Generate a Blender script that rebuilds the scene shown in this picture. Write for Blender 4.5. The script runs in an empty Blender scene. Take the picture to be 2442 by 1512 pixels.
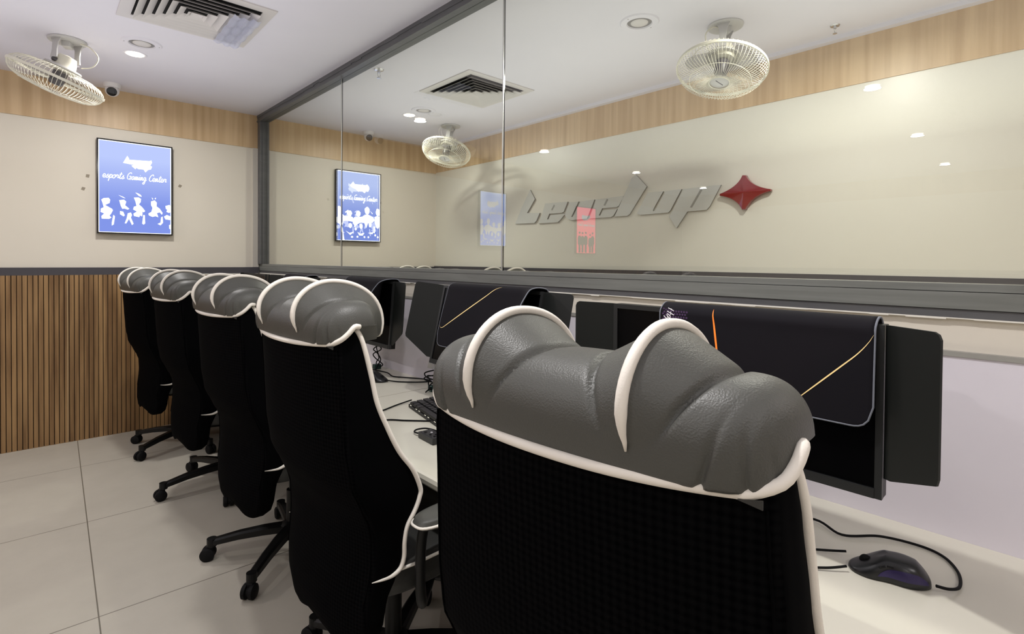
import bpy, bmesh, math, random
from mathutils import Vector, Matrix
random.seed(7)
COL = bpy.context.scene.collection
PI = math.pi

# ------------------------------------------------------------------ materials
def lin(c):
    return tuple((x/12.92 if x <= .04045 else ((x+.055)/1.055)**2.4) for x in [v/255 for v in c])
MATS = {}
def nodes(name):
    m = bpy.data.materials.new(name); m.use_nodes = True
    nt = m.node_tree; b = nt.nodes['Principled BSDF']
    return m, nt, b
def mat(name, c, rough=.5, metal=0, spec=.5, bump=None, noise=None, emit=None, coat=0):
    """bump=(kind, scale, strength, dist); noise=(scale xyz, amount, colour2)"""
    m, nt, b = nodes(name); L = nt.links
    col = (*lin(c), 1)
    b.inputs['Base Color'].default_value = col
    b.inputs['Roughness'].default_value = rough
    b.inputs['Metallic'].default_value = metal
    b.inputs['Specular IOR Level'].default_value = spec
    b.inputs['Coat Weight'].default_value = coat
    if emit:
        b.inputs['Emission Color'].default_value = (*lin(emit[0]), 1)
        b.inputs['Emission Strength'].default_value = emit[1]
    tc = nt.nodes.new('ShaderNodeTexCoord')
    if noise:
        mp = nt.nodes.new('ShaderNodeMapping'); mp.inputs['Scale'].default_value = noise[0]
        L.new(tc.outputs['Object'], mp.inputs['Vector'])
        n = nt.nodes.new('ShaderNodeTexNoise'); n.inputs['Scale'].default_value = 1; n.inputs['Detail'].default_value = 5
        L.new(mp.outputs['Vector'], n.inputs['Vector'])
        r = nt.nodes.new('ShaderNodeMapRange'); r.inputs['From Min'].default_value = .35; r.inputs['From Max'].default_value = .65
        r.inputs['To Max'].default_value = noise[1]
        L.new(n.outputs['Fac'], r.inputs['Value'])
        mx = nt.nodes.new('ShaderNodeMix'); mx.data_type = 'RGBA'
        mx.inputs[6].default_value = col; mx.inputs[7].default_value = (*lin(noise[2]), 1)
        L.new(r.outputs['Result'], mx.inputs['Factor']); L.new(mx.outputs[2], b.inputs['Base Color'])
    if bump:
        kind, sc, st, di = bump
        if kind == 'voronoi':
            t = nt.nodes.new('ShaderNodeTexVoronoi'); t.inputs['Scale'].default_value = sc; out = t.outputs['Distance']
            wn = nt.nodes.new('ShaderNodeTexNoise'); wn.inputs['Scale'].default_value = sc*.35
            ad = nt.nodes.new('ShaderNodeMixRGB'); ad.blend_type = 'ADD'; ad.inputs[0].default_value = .004
            L.new(tc.outputs['Object'], ad.inputs[1]); L.new(tc.outputs['Object'], wn.inputs['Vector'])
            L.new(wn.outputs['Color'], ad.inputs[2]); L.new(ad.outputs[0], t.inputs['Vector'])
        else:
            t = nt.nodes.new('ShaderNodeTexNoise'); t.inputs['Scale'].default_value = sc; t.inputs['Detail'].default_value = 4; out = t.outputs['Fac']
            L.new(tc.outputs['Object'], t.inputs['Vector'])
        bp = nt.nodes.new('ShaderNodeBump'); bp.inputs['Strength'].default_value = st; bp.inputs['Distance'].default_value = di
        L.new(out, bp.inputs['Height']); L.new(bp.outputs['Normal'], b.inputs['Normal'])
    MATS[name] = m
    return m
def emis(name, c, s, c2=None, axis='Z', lo=0, hi=1):
    m = bpy.data.materials.new(name); m.use_nodes = True; nt = m.node_tree; nt.nodes.clear()
    o = nt.nodes.new('ShaderNodeOutputMaterial'); e = nt.nodes.new('ShaderNodeEmission')
    e.inputs['Color'].default_value = (*lin(c), 1); e.inputs['Strength'].default_value = s
    if c2:
        tc = nt.nodes.new('ShaderNodeTexCoord'); sp = nt.nodes.new('ShaderNodeSeparateXYZ')
        nt.links.new(tc.outputs['Object'], sp.inputs[0])
        r = nt.nodes.new('ShaderNodeMapRange'); r.inputs['From Min'].default_value = lo; r.inputs['From Max'].default_value = hi
        nt.links.new(sp.outputs[axis], r.inputs['Value'])
        mx = nt.nodes.new('ShaderNodeMix'); mx.data_type = 'RGBA'
        mx.inputs[6].default_value = (*lin(c), 1); mx.inputs[7].default_value = (*lin(c2), 1)
        nt.links.new(r.outputs['Result'], mx.inputs['Factor']); nt.links.new(mx.outputs[2], e.inputs['Color'])
    nt.links.new(e.outputs[0], o.inputs[0])
    return m

M_cream = mat('cream_paint', (220,213,200), .55, noise=((1.2,1.2,1.2), .5, (213,205,190)))
M_cream2 = mat('cream_paint_glossy', (225,222,213), .35, noise=((1,1,1), .5, (220,216,204)))
M_ceil = mat('ceiling_paint', (222,219,227), .8, noise=((1.5,1.5,1.5), .5, (214,211,220)))
M_wood = mat('oak_laminate', (210,182,144), .4, noise=((24,24,1.0), .9, (188,158,120)))
M_slat = mat('walnut_slats', (160,126,84), .45, noise=((26,26,1.4), .95, (112,82,50)))
M_slatgap = mat('slat_groove', (66,46,28), .8)
M_grey = mat('charcoal_aluminium', (84,84,86), .45, metal=0, noise=((6,6,40), .5, (98,98,99)))
M_grey2 = mat('charcoal_groove', (30,30,32), .6)
M_trim = mat('dark_rail_paint', (66,64,70), .5)
M_caulk = mat('white_caulk', (228,224,214), .7)
M_lav = mat('pale_lilac_board', (222,217,226), .55, noise=((8,8,8), .25, (212,207,217)))
M_edgeshade = mat('painted_edge_shade', (150,148,142), .6)
M_leather = mat('grey_leather', (75,75,71), .46, spec=.45, bump=('voronoi', 430, .30, .0010))
M_leather2 = mat('dark_grey_leather', (42,42,40), .5, bump=('voronoi', 430, .2, .001))
M_pipe = mat('white_piping', (238,232,222), .6, bump=('noise', 500, .3, .0008))
M_blackfab = mat('black_side_fabric', (5,5,6), .9, spec=.03)
M_plast = mat('black_plastic', (10,10,10), .42, spec=.28)
M_plast2 = mat('black_satin_plastic', (22,23,24), .3, spec=.5)
M_rub = mat('black_rubber', (11,11,12), .7, spec=.2)
M_hood = mat('black_hood_felt', (17,20,18), .5, spec=.35)
M_bezel = mat('monitor_bezel', (36,37,37), .4)
M_screenoff = mat('dark_monitor_glass', (3,3,4), .25, spec=.25)
M_desk = mat('ivory_desk_laminate', (222,219,203), .25, noise=((2,2,2), .5, (214,208,192)))
M_deskedge = mat('desk_joint', (140,132,112), .6)
M_fanw = mat('ivory_fan_enamel', (214,210,194), .4)
M_fang = mat('grey_fan_plastic', (188,186,184), .4)
M_fandark = mat('dark_fan_hub', (74,70,72), .35)
M_vent = mat('vent_enamel', (205,200,198), .45)
M_vdark = mat('vent_void', (14,13,14), .9)
M_red = mat('gloss_red_acrylic', (128,6,20), .08, spec=.6, coat=.6)
M_sign = mat('silver_white_acrylic', (204,205,202), .35)
M_signside = mat('acrylic_edge', (150,150,146), .4)
M_camw = mat('white_camera_shell', (226,222,222), .35)
M_blackg = mat('gloss_black', (8,8,10), .1)
M_chrome = mat('chrome', (200,200,200), .15, metal=1)
M_silver = mat('brushed_silver', (200,200,198), .3, metal=.8)
M_mat = mat('dark_printed_cloth', (19,16,22), .8, spec=.2, noise=((5,5,5), .7, (13,12,19)))
M_matedge = mat('pad_stitching', (120,124,134), .8)
M_purple = mat('purple_mouse_side', (34,22,74), .3)
M_gold = mat('golden_print', (240,212,150), .6, emit=((235,200,130), .25))
M_orange = mat('orange_print', (240,130,40), .6, emit=((240,120,40), .4))
M_white = mat('white_print', (235,232,235), .6)
M_legend = mat('key_legend', (210,208,200), .6)
M_green = mat('teal_connector', (18,58,52), .4)
M_scrap = mat('grey_tape', (150,140,124), .8)
M_lampon = emis('lit_lamp', (255,236,196), 14)
M_lampon2 = emis('lit_lamp_white', (255,246,232), 10)
M_scr = emis('blue_display', (190,205,255), 1.0, (132,152,234), 'Z', .22, -.12)
M_scr_b2 = emis('blue_display_strong', (170,196,255), 3.0, (120,150,240), 'Z', .22, -.12)
M_scr_red = emis('red_display', (255,90,120), 4.5, (250,60,95), 'Z', .2, -.2)
M_glow = emis('white_display_ink', (250,252,255), 2.0)
M_inkb = emis('pale_blue_display_ink', (190,215,255), 1.1)
M_inkd = emis('dark_display_ink', (70,70,100), .6)
M_skin = emis('pink_display_ink', (255,190,200), 1.0)

def mesh_fabric():
    m, nt, b = nodes('black_mesh_fabric'); L = nt.links
    tc = nt.nodes.new('ShaderNodeTexCoord'); mp = nt.nodes.new('ShaderNodeMapping')
    mp.inputs['Scale'].default_value = (300, 300, 300); L.new(tc.outputs['Object'], mp.inputs[0])
    sp = nt.nodes.new('ShaderNodeSeparateXYZ'); L.new(mp.outputs[0], sp.inputs[0])
    def sin(a_sock):
        s = nt.nodes.new('ShaderNodeMath'); s.operation = 'SINE'; L.new(a_sock, s.inputs[0]); return s.outputs[0]
    ad = nt.nodes.new('ShaderNodeMath'); ad.operation = 'ADD'; L.new(sp.outputs[1], ad.inputs[0]); L.new(sp.outputs[2], ad.inputs[1])
    su = nt.nodes.new('ShaderNodeMath'); su.operation = 'SUBTRACT'; L.new(sp.outputs[1], su.inputs[0]); L.new(sp.outputs[2], su.inputs[1])
    mu = nt.nodes.new('ShaderNodeMath'); mu.operation = 'MULTIPLY'; L.new(sin(ad.outputs[0]), mu.inputs[0]); L.new(sin(su.outputs[0]), mu.inputs[1])
    r = nt.nodes.new('ShaderNodeMapRange'); r.inputs['From Min'].default_value = -.6; r.inputs['From Max'].default_value = .8
    L.new(mu.outputs[0], r.inputs['Value'])
    mx = nt.nodes.new('ShaderNodeMix'); mx.data_type = 'RGBA'
    mx.inputs[6].default_value = (*lin((9,9,10)), 1); mx.inputs[7].default_value = (*lin((1,1,2)), 1)
    L.new(r.outputs[0], mx.inputs['Factor']); L.new(mx.outputs[2], b.inputs['Base Color'])
    b.inputs['Roughness'].default_value = .95; b.inputs['Specular IOR Level'].default_value = .03
    return m
M_mesh = mesh_fabric()

def glass_mat():
    m = bpy.data.materials.new('partition_glass'); m.use_nodes = True; nt = m.node_tree; nt.nodes.clear(); L = nt.links
    o = nt.nodes.new('ShaderNodeOutputMaterial'); mx = nt.nodes.new('ShaderNodeMixShader')
    t = nt.nodes.new('ShaderNodeBsdfTransparent'); t.inputs[0].default_value = (.975, .985, .955, 1)
    g = nt.nodes.new('ShaderNodeBsdfGlossy'); g.inputs['Roughness'].default_value = .0
    f = nt.nodes.new('ShaderNodeFresnel'); f.inputs['IOR'].default_value = 1.5
    ge = nt.nodes.new('ShaderNodeNewGeometry'); iv = nt.nodes.new('ShaderNodeMath'); iv.operation = 'SUBTRACT'; iv.inputs[0].default_value = 1; L.new(ge.outputs['Backfacing'], iv.inputs[1])
    mu = nt.nodes.new('ShaderNodeMath'); mu.operation = 'MULTIPLY'; L.new(f.outputs[0], mu.inputs[0]); L.new(iv.outputs[0], mu.inputs[1])
    m2 = nt.nodes.new('ShaderNodeMath'); m2.operation = 'MULTIPLY'; m2.inputs[1].default_value = 2.5; m2.use_clamp = True; L.new(mu.outputs[0], m2.inputs[0])
    L.new(m2.outputs[0], mx.inputs[0]); L.new(t.outputs[0], mx.inputs[1]); L.new(g.outputs[0], mx.inputs[2]); L.new(mx.outputs[0], o.inputs[0])
    return m
M_glass = glass_mat()
def film_mat():
    m = bpy.data.materials.new('clear_plastic_film'); m.use_nodes = True; nt = m.node_tree; nt.nodes.clear(); L = nt.links
    o = nt.nodes.new('ShaderNodeOutputMaterial'); mx = nt.nodes.new('ShaderNodeMixShader'); mx.inputs[0].default_value = .55
    t = nt.nodes.new('ShaderNodeBsdfTransparent'); t.inputs[0].default_value = (.9,.92,1,1)
    p = nt.nodes.new('ShaderNodeBsdfPrincipled'); p.inputs['Base Color'].default_value = (.72,.74,.92,1); p.inputs['Roughness'].default_value = .2
    n = nt.nodes.new('ShaderNodeTexNoise'); n.inputs['Scale'].default_value = 40
    b = nt.nodes.new('ShaderNodeBump'); b.inputs['Strength'].default_value = .6; b.inputs['Distance'].default_value = .01
    L.new(n.outputs[0], b.inputs['Height']); L.new(b.outputs[0], p.inputs['Normal'])
    L.new(t.outputs[0], mx.inputs[1]); L.new(p.outputs[0], mx.inputs[2]); L.new(mx.outputs[0], o.inputs[0])
    return m
M_film = film_mat()
def blade_mat():
    m = bpy.data.materials.new('smoky_clear_blade'); m.use_nodes = True; nt = m.node_tree; nt.nodes.clear(); L = nt.links
    o = nt.nodes.new('ShaderNodeOutputMaterial'); mx = nt.nodes.new('ShaderNodeMixShader'); mx.inputs[0].default_value = .42
    t = nt.nodes.new('ShaderNodeBsdfTransparent'); t.inputs[0].default_value = (.9,.9,.88,1)
    p = nt.nodes.new('ShaderNodeBsdfPrincipled'); p.inputs['Base Color'].default_value = (.12,.115,.10,1); p.inputs['Roughness'].default_value = .15
    L.new(t.outputs[0], mx.inputs[1]); L.new(p.outputs[0], mx.inputs[2]); L.new(mx.outputs[0], o.inputs[0])
    return m
M_blade = blade_mat()
def floor_mat():
    m, nt, b = nodes('grey_stone_tiles'); L = nt.links
    tc = nt.nodes.new('ShaderNodeTexCoord'); mp = nt.nodes.new('ShaderNodeMapping')
    mp.inputs['Location'].default_value = (-.116, .322, 0); mp.inputs['Rotation'].default_value = (0, 0, .0187)
    L.new(tc.outputs['Object'], mp.inputs[0])
    sp = nt.nodes.new('ShaderNodeSeparateXYZ'); L.new(mp.outputs[0], sp.inputs[0])
    def line(sock, per):
        d = nt.nodes.new('ShaderNodeMath'); d.operation = 'PINGPONG'; d.inputs[1].default_value = per/2; L.new(sock, d.inputs[0])
        c = nt.nodes.new('ShaderNodeMath'); c.operation = 'LESS_THAN'; c.inputs[1].default_value = .0022; L.new(d.outputs[0], c.inputs[0]); return c.outputs[0]
    mxx = nt.nodes.new('ShaderNodeMath'); mxx.operation = 'MAXIMUM'; L.new(line(sp.outputs[0], 1.2), mxx.inputs[0]); L.new(line(sp.outputs[1], .914), mxx.inputs[1])
    n = nt.nodes.new('ShaderNodeTexNoise'); n.inputs['Scale'].default_value = 3.5; n.inputs['Detail'].default_value = 8; n.inputs['Roughness'].default_value = .65
    L.new(tc.outputs['Object'], n.inputs['Vector'])
    cr = nt.nodes.new('ShaderNodeMix'); cr.data_type = 'RGBA'; cr.inputs[6].default_value = (*lin((168,162,150)), 1); cr.inputs[7].default_value = (*lin((190,184,171)), 1)
    L.new(n.outputs['Fac'], cr.inputs['Factor'])
    m2 = nt.nodes.new('ShaderNodeMix'); m2.data_type = 'RGBA'; m2.inputs[7].default_value = (*lin((104,98,86)), 1)
    L.new(mxx.outputs[0], m2.inputs['Factor']); L.new(cr.outputs[2], m2.inputs[6]); L.new(m2.outputs[2], b.inputs['Base Color'])
    b.inputs['Roughness'].default_value = .42
    return m
M_floor = floor_mat()

# ------------------------------------------------------------------ mesh helpers
def finish(name, bm, m, parent=None, smooth=False, loc=None, rot=None, sharp=None):
    bmesh.ops.remove_doubles(bm, verts=bm.verts, dist=1e-6)
    bmesh.ops.recalc_face_normals(bm, faces=bm.faces)
    me = bpy.data.meshes.new(name); bm.to_mesh(me); bm.free()
    for mm in (m if isinstance(m, (list, tuple)) else [m]): me.materials.append(mm)
    if smooth:
        for p in me.polygons: p.use_smooth = True
        if sharp: 
            me.set_sharp_from_angle(angle=math.radians(sharp))
    o = bpy.data.objects.new(name, me); COL.objects.link(o)
    if parent: o.parent = parent
    if loc: o.location = loc
    if rot: o.rotation_euler = rot
    return o
def B(): return bmesh.new()
def box(bm, x0, x1, y0, y1, z0, z1, mi=0, bev=0):
    vs = [bm.verts.new(p) for p in [(x0,y0,z0),(x1,y0,z0),(x1,y1,z0),(x0,y1,z0),(x0,y0,z1),(x1,y0,z1),(x1,y1,z1),(x0,y1,z1)]]
    fs = [bm.faces.new([vs[i] for i in f]) for f in [(0,3,2,1),(4,5,6,7),(0,1,5,4),(1,2,6,5),(2,3,7,6),(3,0,4,7)]]
    for f in fs: f.material_index = mi
    if bev:
        es = list({e for f in fs for e in f.edges})
        bmesh.ops.bevel(bm, geom=es, offset=bev, segments=3, affect='EDGES', profile=.7)
    return vs
def prism(bm, pts, fn, d0, d1, mi=0):
    """polygon pts (a,b) extruded; fn(a,b,d)->xyz"""
    n = len(pts)
    A = [bm.verts.new(fn(a, b, d0)) for a, b in pts]; Bv = [bm.verts.new(fn(a, b, d1)) for a, b in pts]
    f1 = bm.faces.new(A); f2 = bm.faces.new(Bv[::-1])
    for i in range(n):
        f = bm.faces.new([A[i], A[(i+1) % n], Bv[(i+1) % n], Bv[i]]); f.material_index = mi if mi else 0
    f1.normal_update(); f2.normal_update(); bmesh.ops.triangulate(bm, faces=[f1, f2], ngon_method='EAR_CLIP')
def catmull(P, n=8, closed=False):
    P = [Vector(p) for p in P]; out = []
    N = len(P)
    rng = range(N if closed else N-1)
    for i in rng:
        if closed: p0, p1, p2, p3 = P[(i-1) % N], P[i], P[(i+1) % N], P[(i+2) % N]
        else: p0, p1, p2, p3 = P[max(i-1, 0)], P[i], P[i+1], P[min(i+2, N-1)]
        for k in range(n):
            t = k/n
            out.append(.5*((2*p1)+(-p0+p2)*t+(2*p0-5*p1+4*p2-p3)*t*t+(-p0+3*p1-3*p2+p3)*t**3))
    if not closed: out.append(P[-1])
    return out
def tube(bm, pts, r, seg=8, closed=False, cap=True, flat=None):
    pts = [Vector(p) for p in pts]; n = len(pts)
    rs = r if isinstance(r, (list, tuple)) else [r]*n
    rings = []; up = None
    for i, p in enumerate(pts):
        if closed: t = pts[(i+1) % n]-pts[i-1]
        else: t = pts[min(i+1, n-1)]-pts[max(i-1, 0)]
        if t.length < 1e-9: t = Vector((0,0,1))
        t.normalize()
        if up is None:
            up = t.orthogonal().normalized()
        else:
            up = up-t*up.dot(t)
            if up.length < 1e-6: up = t.orthogonal()
            up.normalize()
        s = t.cross(up)
        rings.append([bm.verts.new(p+(up*math.cos(a)+s*math.sin(a))*rs[i]) for a in [2*PI*k/seg for k in range(seg)]])
    m = n if closed else n-1
    off = 0
    if closed:
        best = min(range(seg), key=lambda k: (rings[0][k].co-rings[-1][0].co).length); off = best
    for i in range(m):
        a, b = rings[i], rings[(i+1) % n]
        o2 = off if (closed and i == n-1) else 0
        for k in range(seg):
            bm.faces.new([a[k], a[(k+1) % seg], b[(k+1+o2) % seg], b[(k+o2) % seg]])
    if cap and not closed:
        bm.faces.new(rings[0][::-1]); bm.faces.new(rings[-1])
def lathe(bm, prof, seg=32, M=None, mi=0):
    """prof list of (r,z)"""
    M = M or Matrix.Identity(4); rings = []
    for r, z in prof:
        if r < 1e-6: rings.append([bm.verts.new(M @ Vector((0,0,z)))])
        else: rings.append([bm.verts.new(M @ Vector((r*math.cos(2*PI*k/seg), r*math.sin(2*PI*k/seg), z))) for k in range(seg)])
    for a, b in zip(rings, rings[1:]):
        for k in range(seg):
            k2 = (k+1) % seg
            if len(a) == 1 and len(b) == 1: continue
            if len(a) == 1: f = bm.faces.new([a[0], b[k], b[k2]])
            elif len(b) == 1: f = bm.faces.new([a[k], b[0], a[k2]])
            else: f = bm.faces.new([a[k], b[k], b[k2], a[k2]])
            f.material_index = mi
def cyl(bm, r, z0, z1, seg=24, M=None): lathe(bm, [(0,z0),(r,z0),(r,z1),(0,z1)], seg, M)
def grid(bm, fn, nu, nv, closeu=False, closev=False, mi=0):
    V = [[bm.verts.new(fn(i/(nu if closeu else nu-1), j/(nv if closev else nv-1))) for j in range(nv)] for i in range(nu)]
    for i in range(nu if closeu else nu-1):
        for j in range(nv if closev else nv-1):
            f = bm.faces.new([V[i][j], V[(i+1) % nu][j], V[(i+1) % nu][(j+1) % nv], V[i][(j+1) % nv]]); f.material_index = mi
    return V
def tag(o, label, cat, group=None):
    o['label'] = label; o['category'] = cat
    if group: o['group'] = group
    return o
def struct(o): o['kind'] = 'structure'; return o
def empty(name, loc, rz=0, label=None, cat=None, group=None):
    o = bpy.data.objects.new(name, None); COL.objects.link(o); o.location = loc; o.rotation_euler = (0,0,rz); o.empty_display_size = .1
    if label: tag(o, label, cat, group)
    return o
def copy_tree(o, parent=None):
    c = o.copy(); COL.objects.link(c); c.parent = parent
    for ch in list(o.children): copy_tree(ch, c)
    return c
def interp(tab, z):
    tab = sorted(tab)
    if z <= tab[0][0]: return tab[0][1:]
    for a, b in zip(tab, tab[1:]):
        if z <= b[0]:
            t = (z-a[0])/(b[0]-a[0]); t = t*t*(3-2*t)*.5+t*.5
            return tuple(x+(y-x)*t for x, y in zip(a[1:], b[1:]))
    return tab[-1][1:]

# ------------------------------------------------------------------ room shell
YB, XR, ZC = 4.887, 3.293, 2.57        # back wall, far wall of the second room, ceiling
XL, YF = -6.2, -2.6
PX, PM = 1.453, .0195                  # partition meets the back wall at PX and drifts by PM
def px(y, off=0): return PX+off+PM*(YB-y)

bm = B(); box(bm, XL-.1, XR+.1, YF-.1, YB+.1, -.1, 0); struct(finish('floor', bm, M_floor))
bm = B(); box(bm, XL-.1, XR+.1, YF-.1, YB+.1, ZC, ZC+.1); struct(finish('ceiling', bm, M_ceil))
bm = B(); box(bm, XL-.1, XR+.1, YB, YB+.1, 0, ZC)
wb = struct(finish('wall_back', bm, M_cream))
bm = B(); box(bm, XR, XR+.1, YF, YB, 0, ZC); wr = struct(finish('wall_right', bm, M_cream2))
bm = B(); box(bm, XL-.1, XL, YF, YB, 0, ZC); wl = struct(finish('wall_left', bm, M_cream))
bm = B(); box(bm, XL-.1, XR+.1, YF-.1, YF, 0, ZC); struct(finish('wall_front', bm, M_cream))
# oak band under the ceiling
bm = B(); box(bm, XL, XR-.006, YB-.006, YB+.001, 2.285, ZC); struct(finish('wood_band', bm, M_wood, wb))
bm = B(); box(bm, XR-.006, XR+.001, YF, YB, 2.295, ZC); struct(finish('wood_band', bm, M_wood, wr))
bm = B(); box(bm, XL-.001, XL+.006, YF, YB, 2.285, ZC); struct(finish('wood_band', bm, M_wood, wl))
# cornice in second room
bm = B(); box(bm, XR-.05, XR-.005, YF, YB-.01, ZC-.022, ZC+.001); struct(finish('trim_1', bm, M_ceil))
# dark rail
bm = B(); box(bm, XL, PX-.02, YB-.02, YB, 1.195, 1.249); box(bm, PX+.06, XR, YB-.02, YB, 1.195, 1.249); struct(finish('dark_rail', bm, M_trim, wb))
bm = B(); box(bm, XR-.02, XR, YF, YB, 1.19, 1.259); struct(finish('dark_rail', bm, M_trim, wr))
bm = B(); box(bm, XL, XL+.02, YF, YB, 1.195, 1.249); struct(finish('dark_rail', bm, M_trim, wl))
# caulk line under the rail near the corner
bm = B(); box(bm, 1.0, PX-.03, YB-.022, YB-.018, 1.188, 1.196); struct(finish('caulk_line', bm, M_caulk, wb))
# fluted walnut panelling
bm = B()
x = XL
pitch = .0272
while x < PX-.03:
    y0 = YB-.008; y1 = YB-.02
    box(bm, x+.0022, min(x+pitch-.0022, PX-.02), y1, y0+.004, 0, 1.195)
    x += pitch
box(bm, XL, PX-.02, YB-.008, YB, 0, 1.195, mi=1)
for jx in (.155-1.2, .155-2.4, .155, .155+1.22):
    box(bm, jx-.0025, jx+.0025, YB-.0235, YB-.008, 0, 1.195, mi=2)
struct(finish('slat_panelling', bm, [M_slat, M_slatgap, mat('panel_joint', (176,150,112), .6)], wb))
# strip painting the shadow of the back corner on the wall beside the partition
bm = B(); box(bm, 1.385, PX-.02, YB-.012, YB, 1.25, 2.285); struct(finish('corner_shade_strip', bm, mat('corner_shade_paint', (204,198,188), .6), wb))

# ------------------------------------------------------------------ glazed partition (local: x across, -y along)
PR = (PX, YB, 0); PROT = (0, 0, PM)
LEN = YB-YF-.02
def pfin(name, bm, m, parent=None, **k):
    if parent: return finish(name, bm, m, parent, **k)
    return finish(name, bm, m, None, loc=PR, rot=PROT, **k)
SP = 4.818      # distance along to the right-hand post
bm = B(); box(bm, 0, .08, -LEN, 0, 0, 1.2)
wp = struct(pfin('wall_partition', bm, M_cream))
bm = B(); box(bm, -.014, 0, -LEN, 0, .0, 1.113); struct(finish('lilac_board', bm, M_lav, wp))
bm = B(); box(bm, -.018, 0, -LEN, 0, 1.113, 1.124); struct(finish('board_edge_shade', bm, M_edgeshade, wp))  # grey strip paints the shadow along the board's top edge
# ragged caulk under the transom
bm = B()
rr = random.Random(3); s = .02
while s < LEN-.05:
    l = rr.uniform(.03, .14); h = rr.uniform(.001, .005) if s > .9 else .012
    if s < .9: l = .3
    box(bm, -.0125, -.001, -(s+l), -s, 1.199-h, 1.200); s += l
struct(finish('caulk_line', bm, M_caulk, wp))

win = empty('window_1', PR, PM); win['kind'] = 'structure'
bm = B()
box(bm, -.010, .09, -LEN, 0, 1.199, 1.2185, mi=2)
box(bm, -.004, .085, -LEN, 0, 1.2180, 1.2205, mi=1)
box(bm, -.014, .09, -LEN, 0, 1.2200, 1.2585, mi=0)
box(bm, -.006, .085, -LEN, 0, 1.2580, 1.2605, mi=1)
box(bm, -.012, .06, -LEN, 0, 1.2600, 1.2770)
struct(finish('transom', bm, [mat('worn_grey_aluminium', (112,114,110), .38, noise=((3,3,60), .6, (132,134,130))), M_grey2, M_grey], win))
bm = B()
box(bm, -.03, .05, -LEN, 0, 2.515, ZC)
rr = random.Random(5); s = 0
while s < LEN-.1:
    l = rr.uniform(.05, .2); box(bm, -.034, -.03, -(s+l), -s, 2.545+rr.uniform(-.004, .006), ZC); s += l
box(bm, -.036, -.02, -LEN, 0, 2.512, 2.524)
struct(finish('top_rail', bm, M_grey, win))
bm = B(); box(bm, -.028, .05, -.07, 0, 1.277, 2.515); box(bm, -.033, -.02, -.082, -.064, 1.277, 2.515)
struct(finish('side_post', bm, M_grey, win))
bm = B(); box(bm, -.028, .05, -SP-.06, -SP, 1.277, 2.515); box(bm, -.033, -.02, -SP-.002, -SP+.012, 1.277, 2.515)
struct(finish('side_post', bm, M_grey, win))
seams = [.07, YB-3.32, YB-1.735, SP]
for a, b in zip(seams, seams[1:]):
    bm = B(); box(bm, .004, .012, -b+.003, -a-.003, 1.277, 2.515); struct(finish('glass_pane', bm, M_glass, win))
bm = B(); box(bm, .004, .012, -LEN, -SP-.06, 1.277, 2.515); struct(finish('glass_pane', bm, M_glass, win))
for s in seams[1:3]:
    bm = B(); box(bm, .003, .0075, -s-.0025, -s+.0025, 1.277, 2.515, mi=0); box(bm, .0076, .013, -s-.0032, -s+.0022, 1.277, 2.515, mi=1)
    struct(finish('pane_joint', bm, [M_silver, M_blackg], win))

# ------------------------------------------------------------------ desk
ZD = .70
desk = empty('long_desk', (PX, YB, 0), PM, 'long ivory built-in desk running along the glass partition', 'desk')
bm = B()
W0, W1 = -.70, -.0142
prof = [(W1, ZD), (W0+.012, ZD), (W0+.004, ZD-.004), (W0, ZD-.014), (W0+.001, ZD-.026), (W0+.008, ZD-.034), (W1, ZD-.034)]
for s0, s1 in ((.03, 2.745), (2.747, LEN-.1)):
    prism(bm, prof, lambda a, b, d: (a, d, b), -s1, -s0)
finish('worktop', bm, M_desk, desk)
bm = B(); box(bm, W0+.01, W1, -2.7472, -2.7448, ZD-.02, ZD+.0003); finish('joint_line', bm, M_deskedge, desk)
for s in (.06, 1.0, 2.0, 2.95, 3.9, 4.95, 6.2):
    bm = B(); box(bm, -.45, -.02, -s-.02, -s, 0, ZD-.034); finish('support_panel', bm, M_plast, desk)

# ------------------------------------------------------------------ gaming chair
BACK = [ # z, rear x (centre), side front x, half width, corner push
 (1.165, -.300, -.268, .208, .03), (1.14, -.335, -.268, .243, .032), (1.11, -.350, -.257, .254, .036), (1.07, -.350, -.244, .257, .036),
 (.97, -.343, -.221, .262, .036), (.85, -.334, -.172, .267, .034), (.755, -.318, -.115, .273, .032),
 (.69, -.288, -.092, .272, .03), (.65, -.268, -.100, .267, .03), (.61, -.256, -.124, .262, .03), (.53, -.254, -.132, .258, .03),
 (.49, -.258, -.150, .254, .03), (.42, -.268, -.175, .244, .03), (.36, -.270, -.18, .238, .03), (.32, -.266, -.185, .222, .03), (.300, -.257, -.20, .185, .02)]
def back_section(z, n=26):
    xr, xf, hw, cp = interp([(b[0],)+tuple(b[1:]) for b in BACK], z)
    pts = []
    # half outline, centre rear -> corner -> side front
    for i in range(n//2):
        t = i/(n//2-1); y = hw*.93*t
        pts.append((xr+cp*t**2.4, y))
    xc = xr+cp
    for i in range(1, 6):
        a = i/5; pts.append((xc+.022*(1-math.cos(a*PI/2))+.002*a, hw*.93+hw*.07*math.sin(a*PI/2)))
    for i in range(1, 7):
        a = i/6; pts.append((xc+.024+(xf-xc-.024)*a, hw+.004*math.sin(a*PI)))
    return pts
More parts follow.
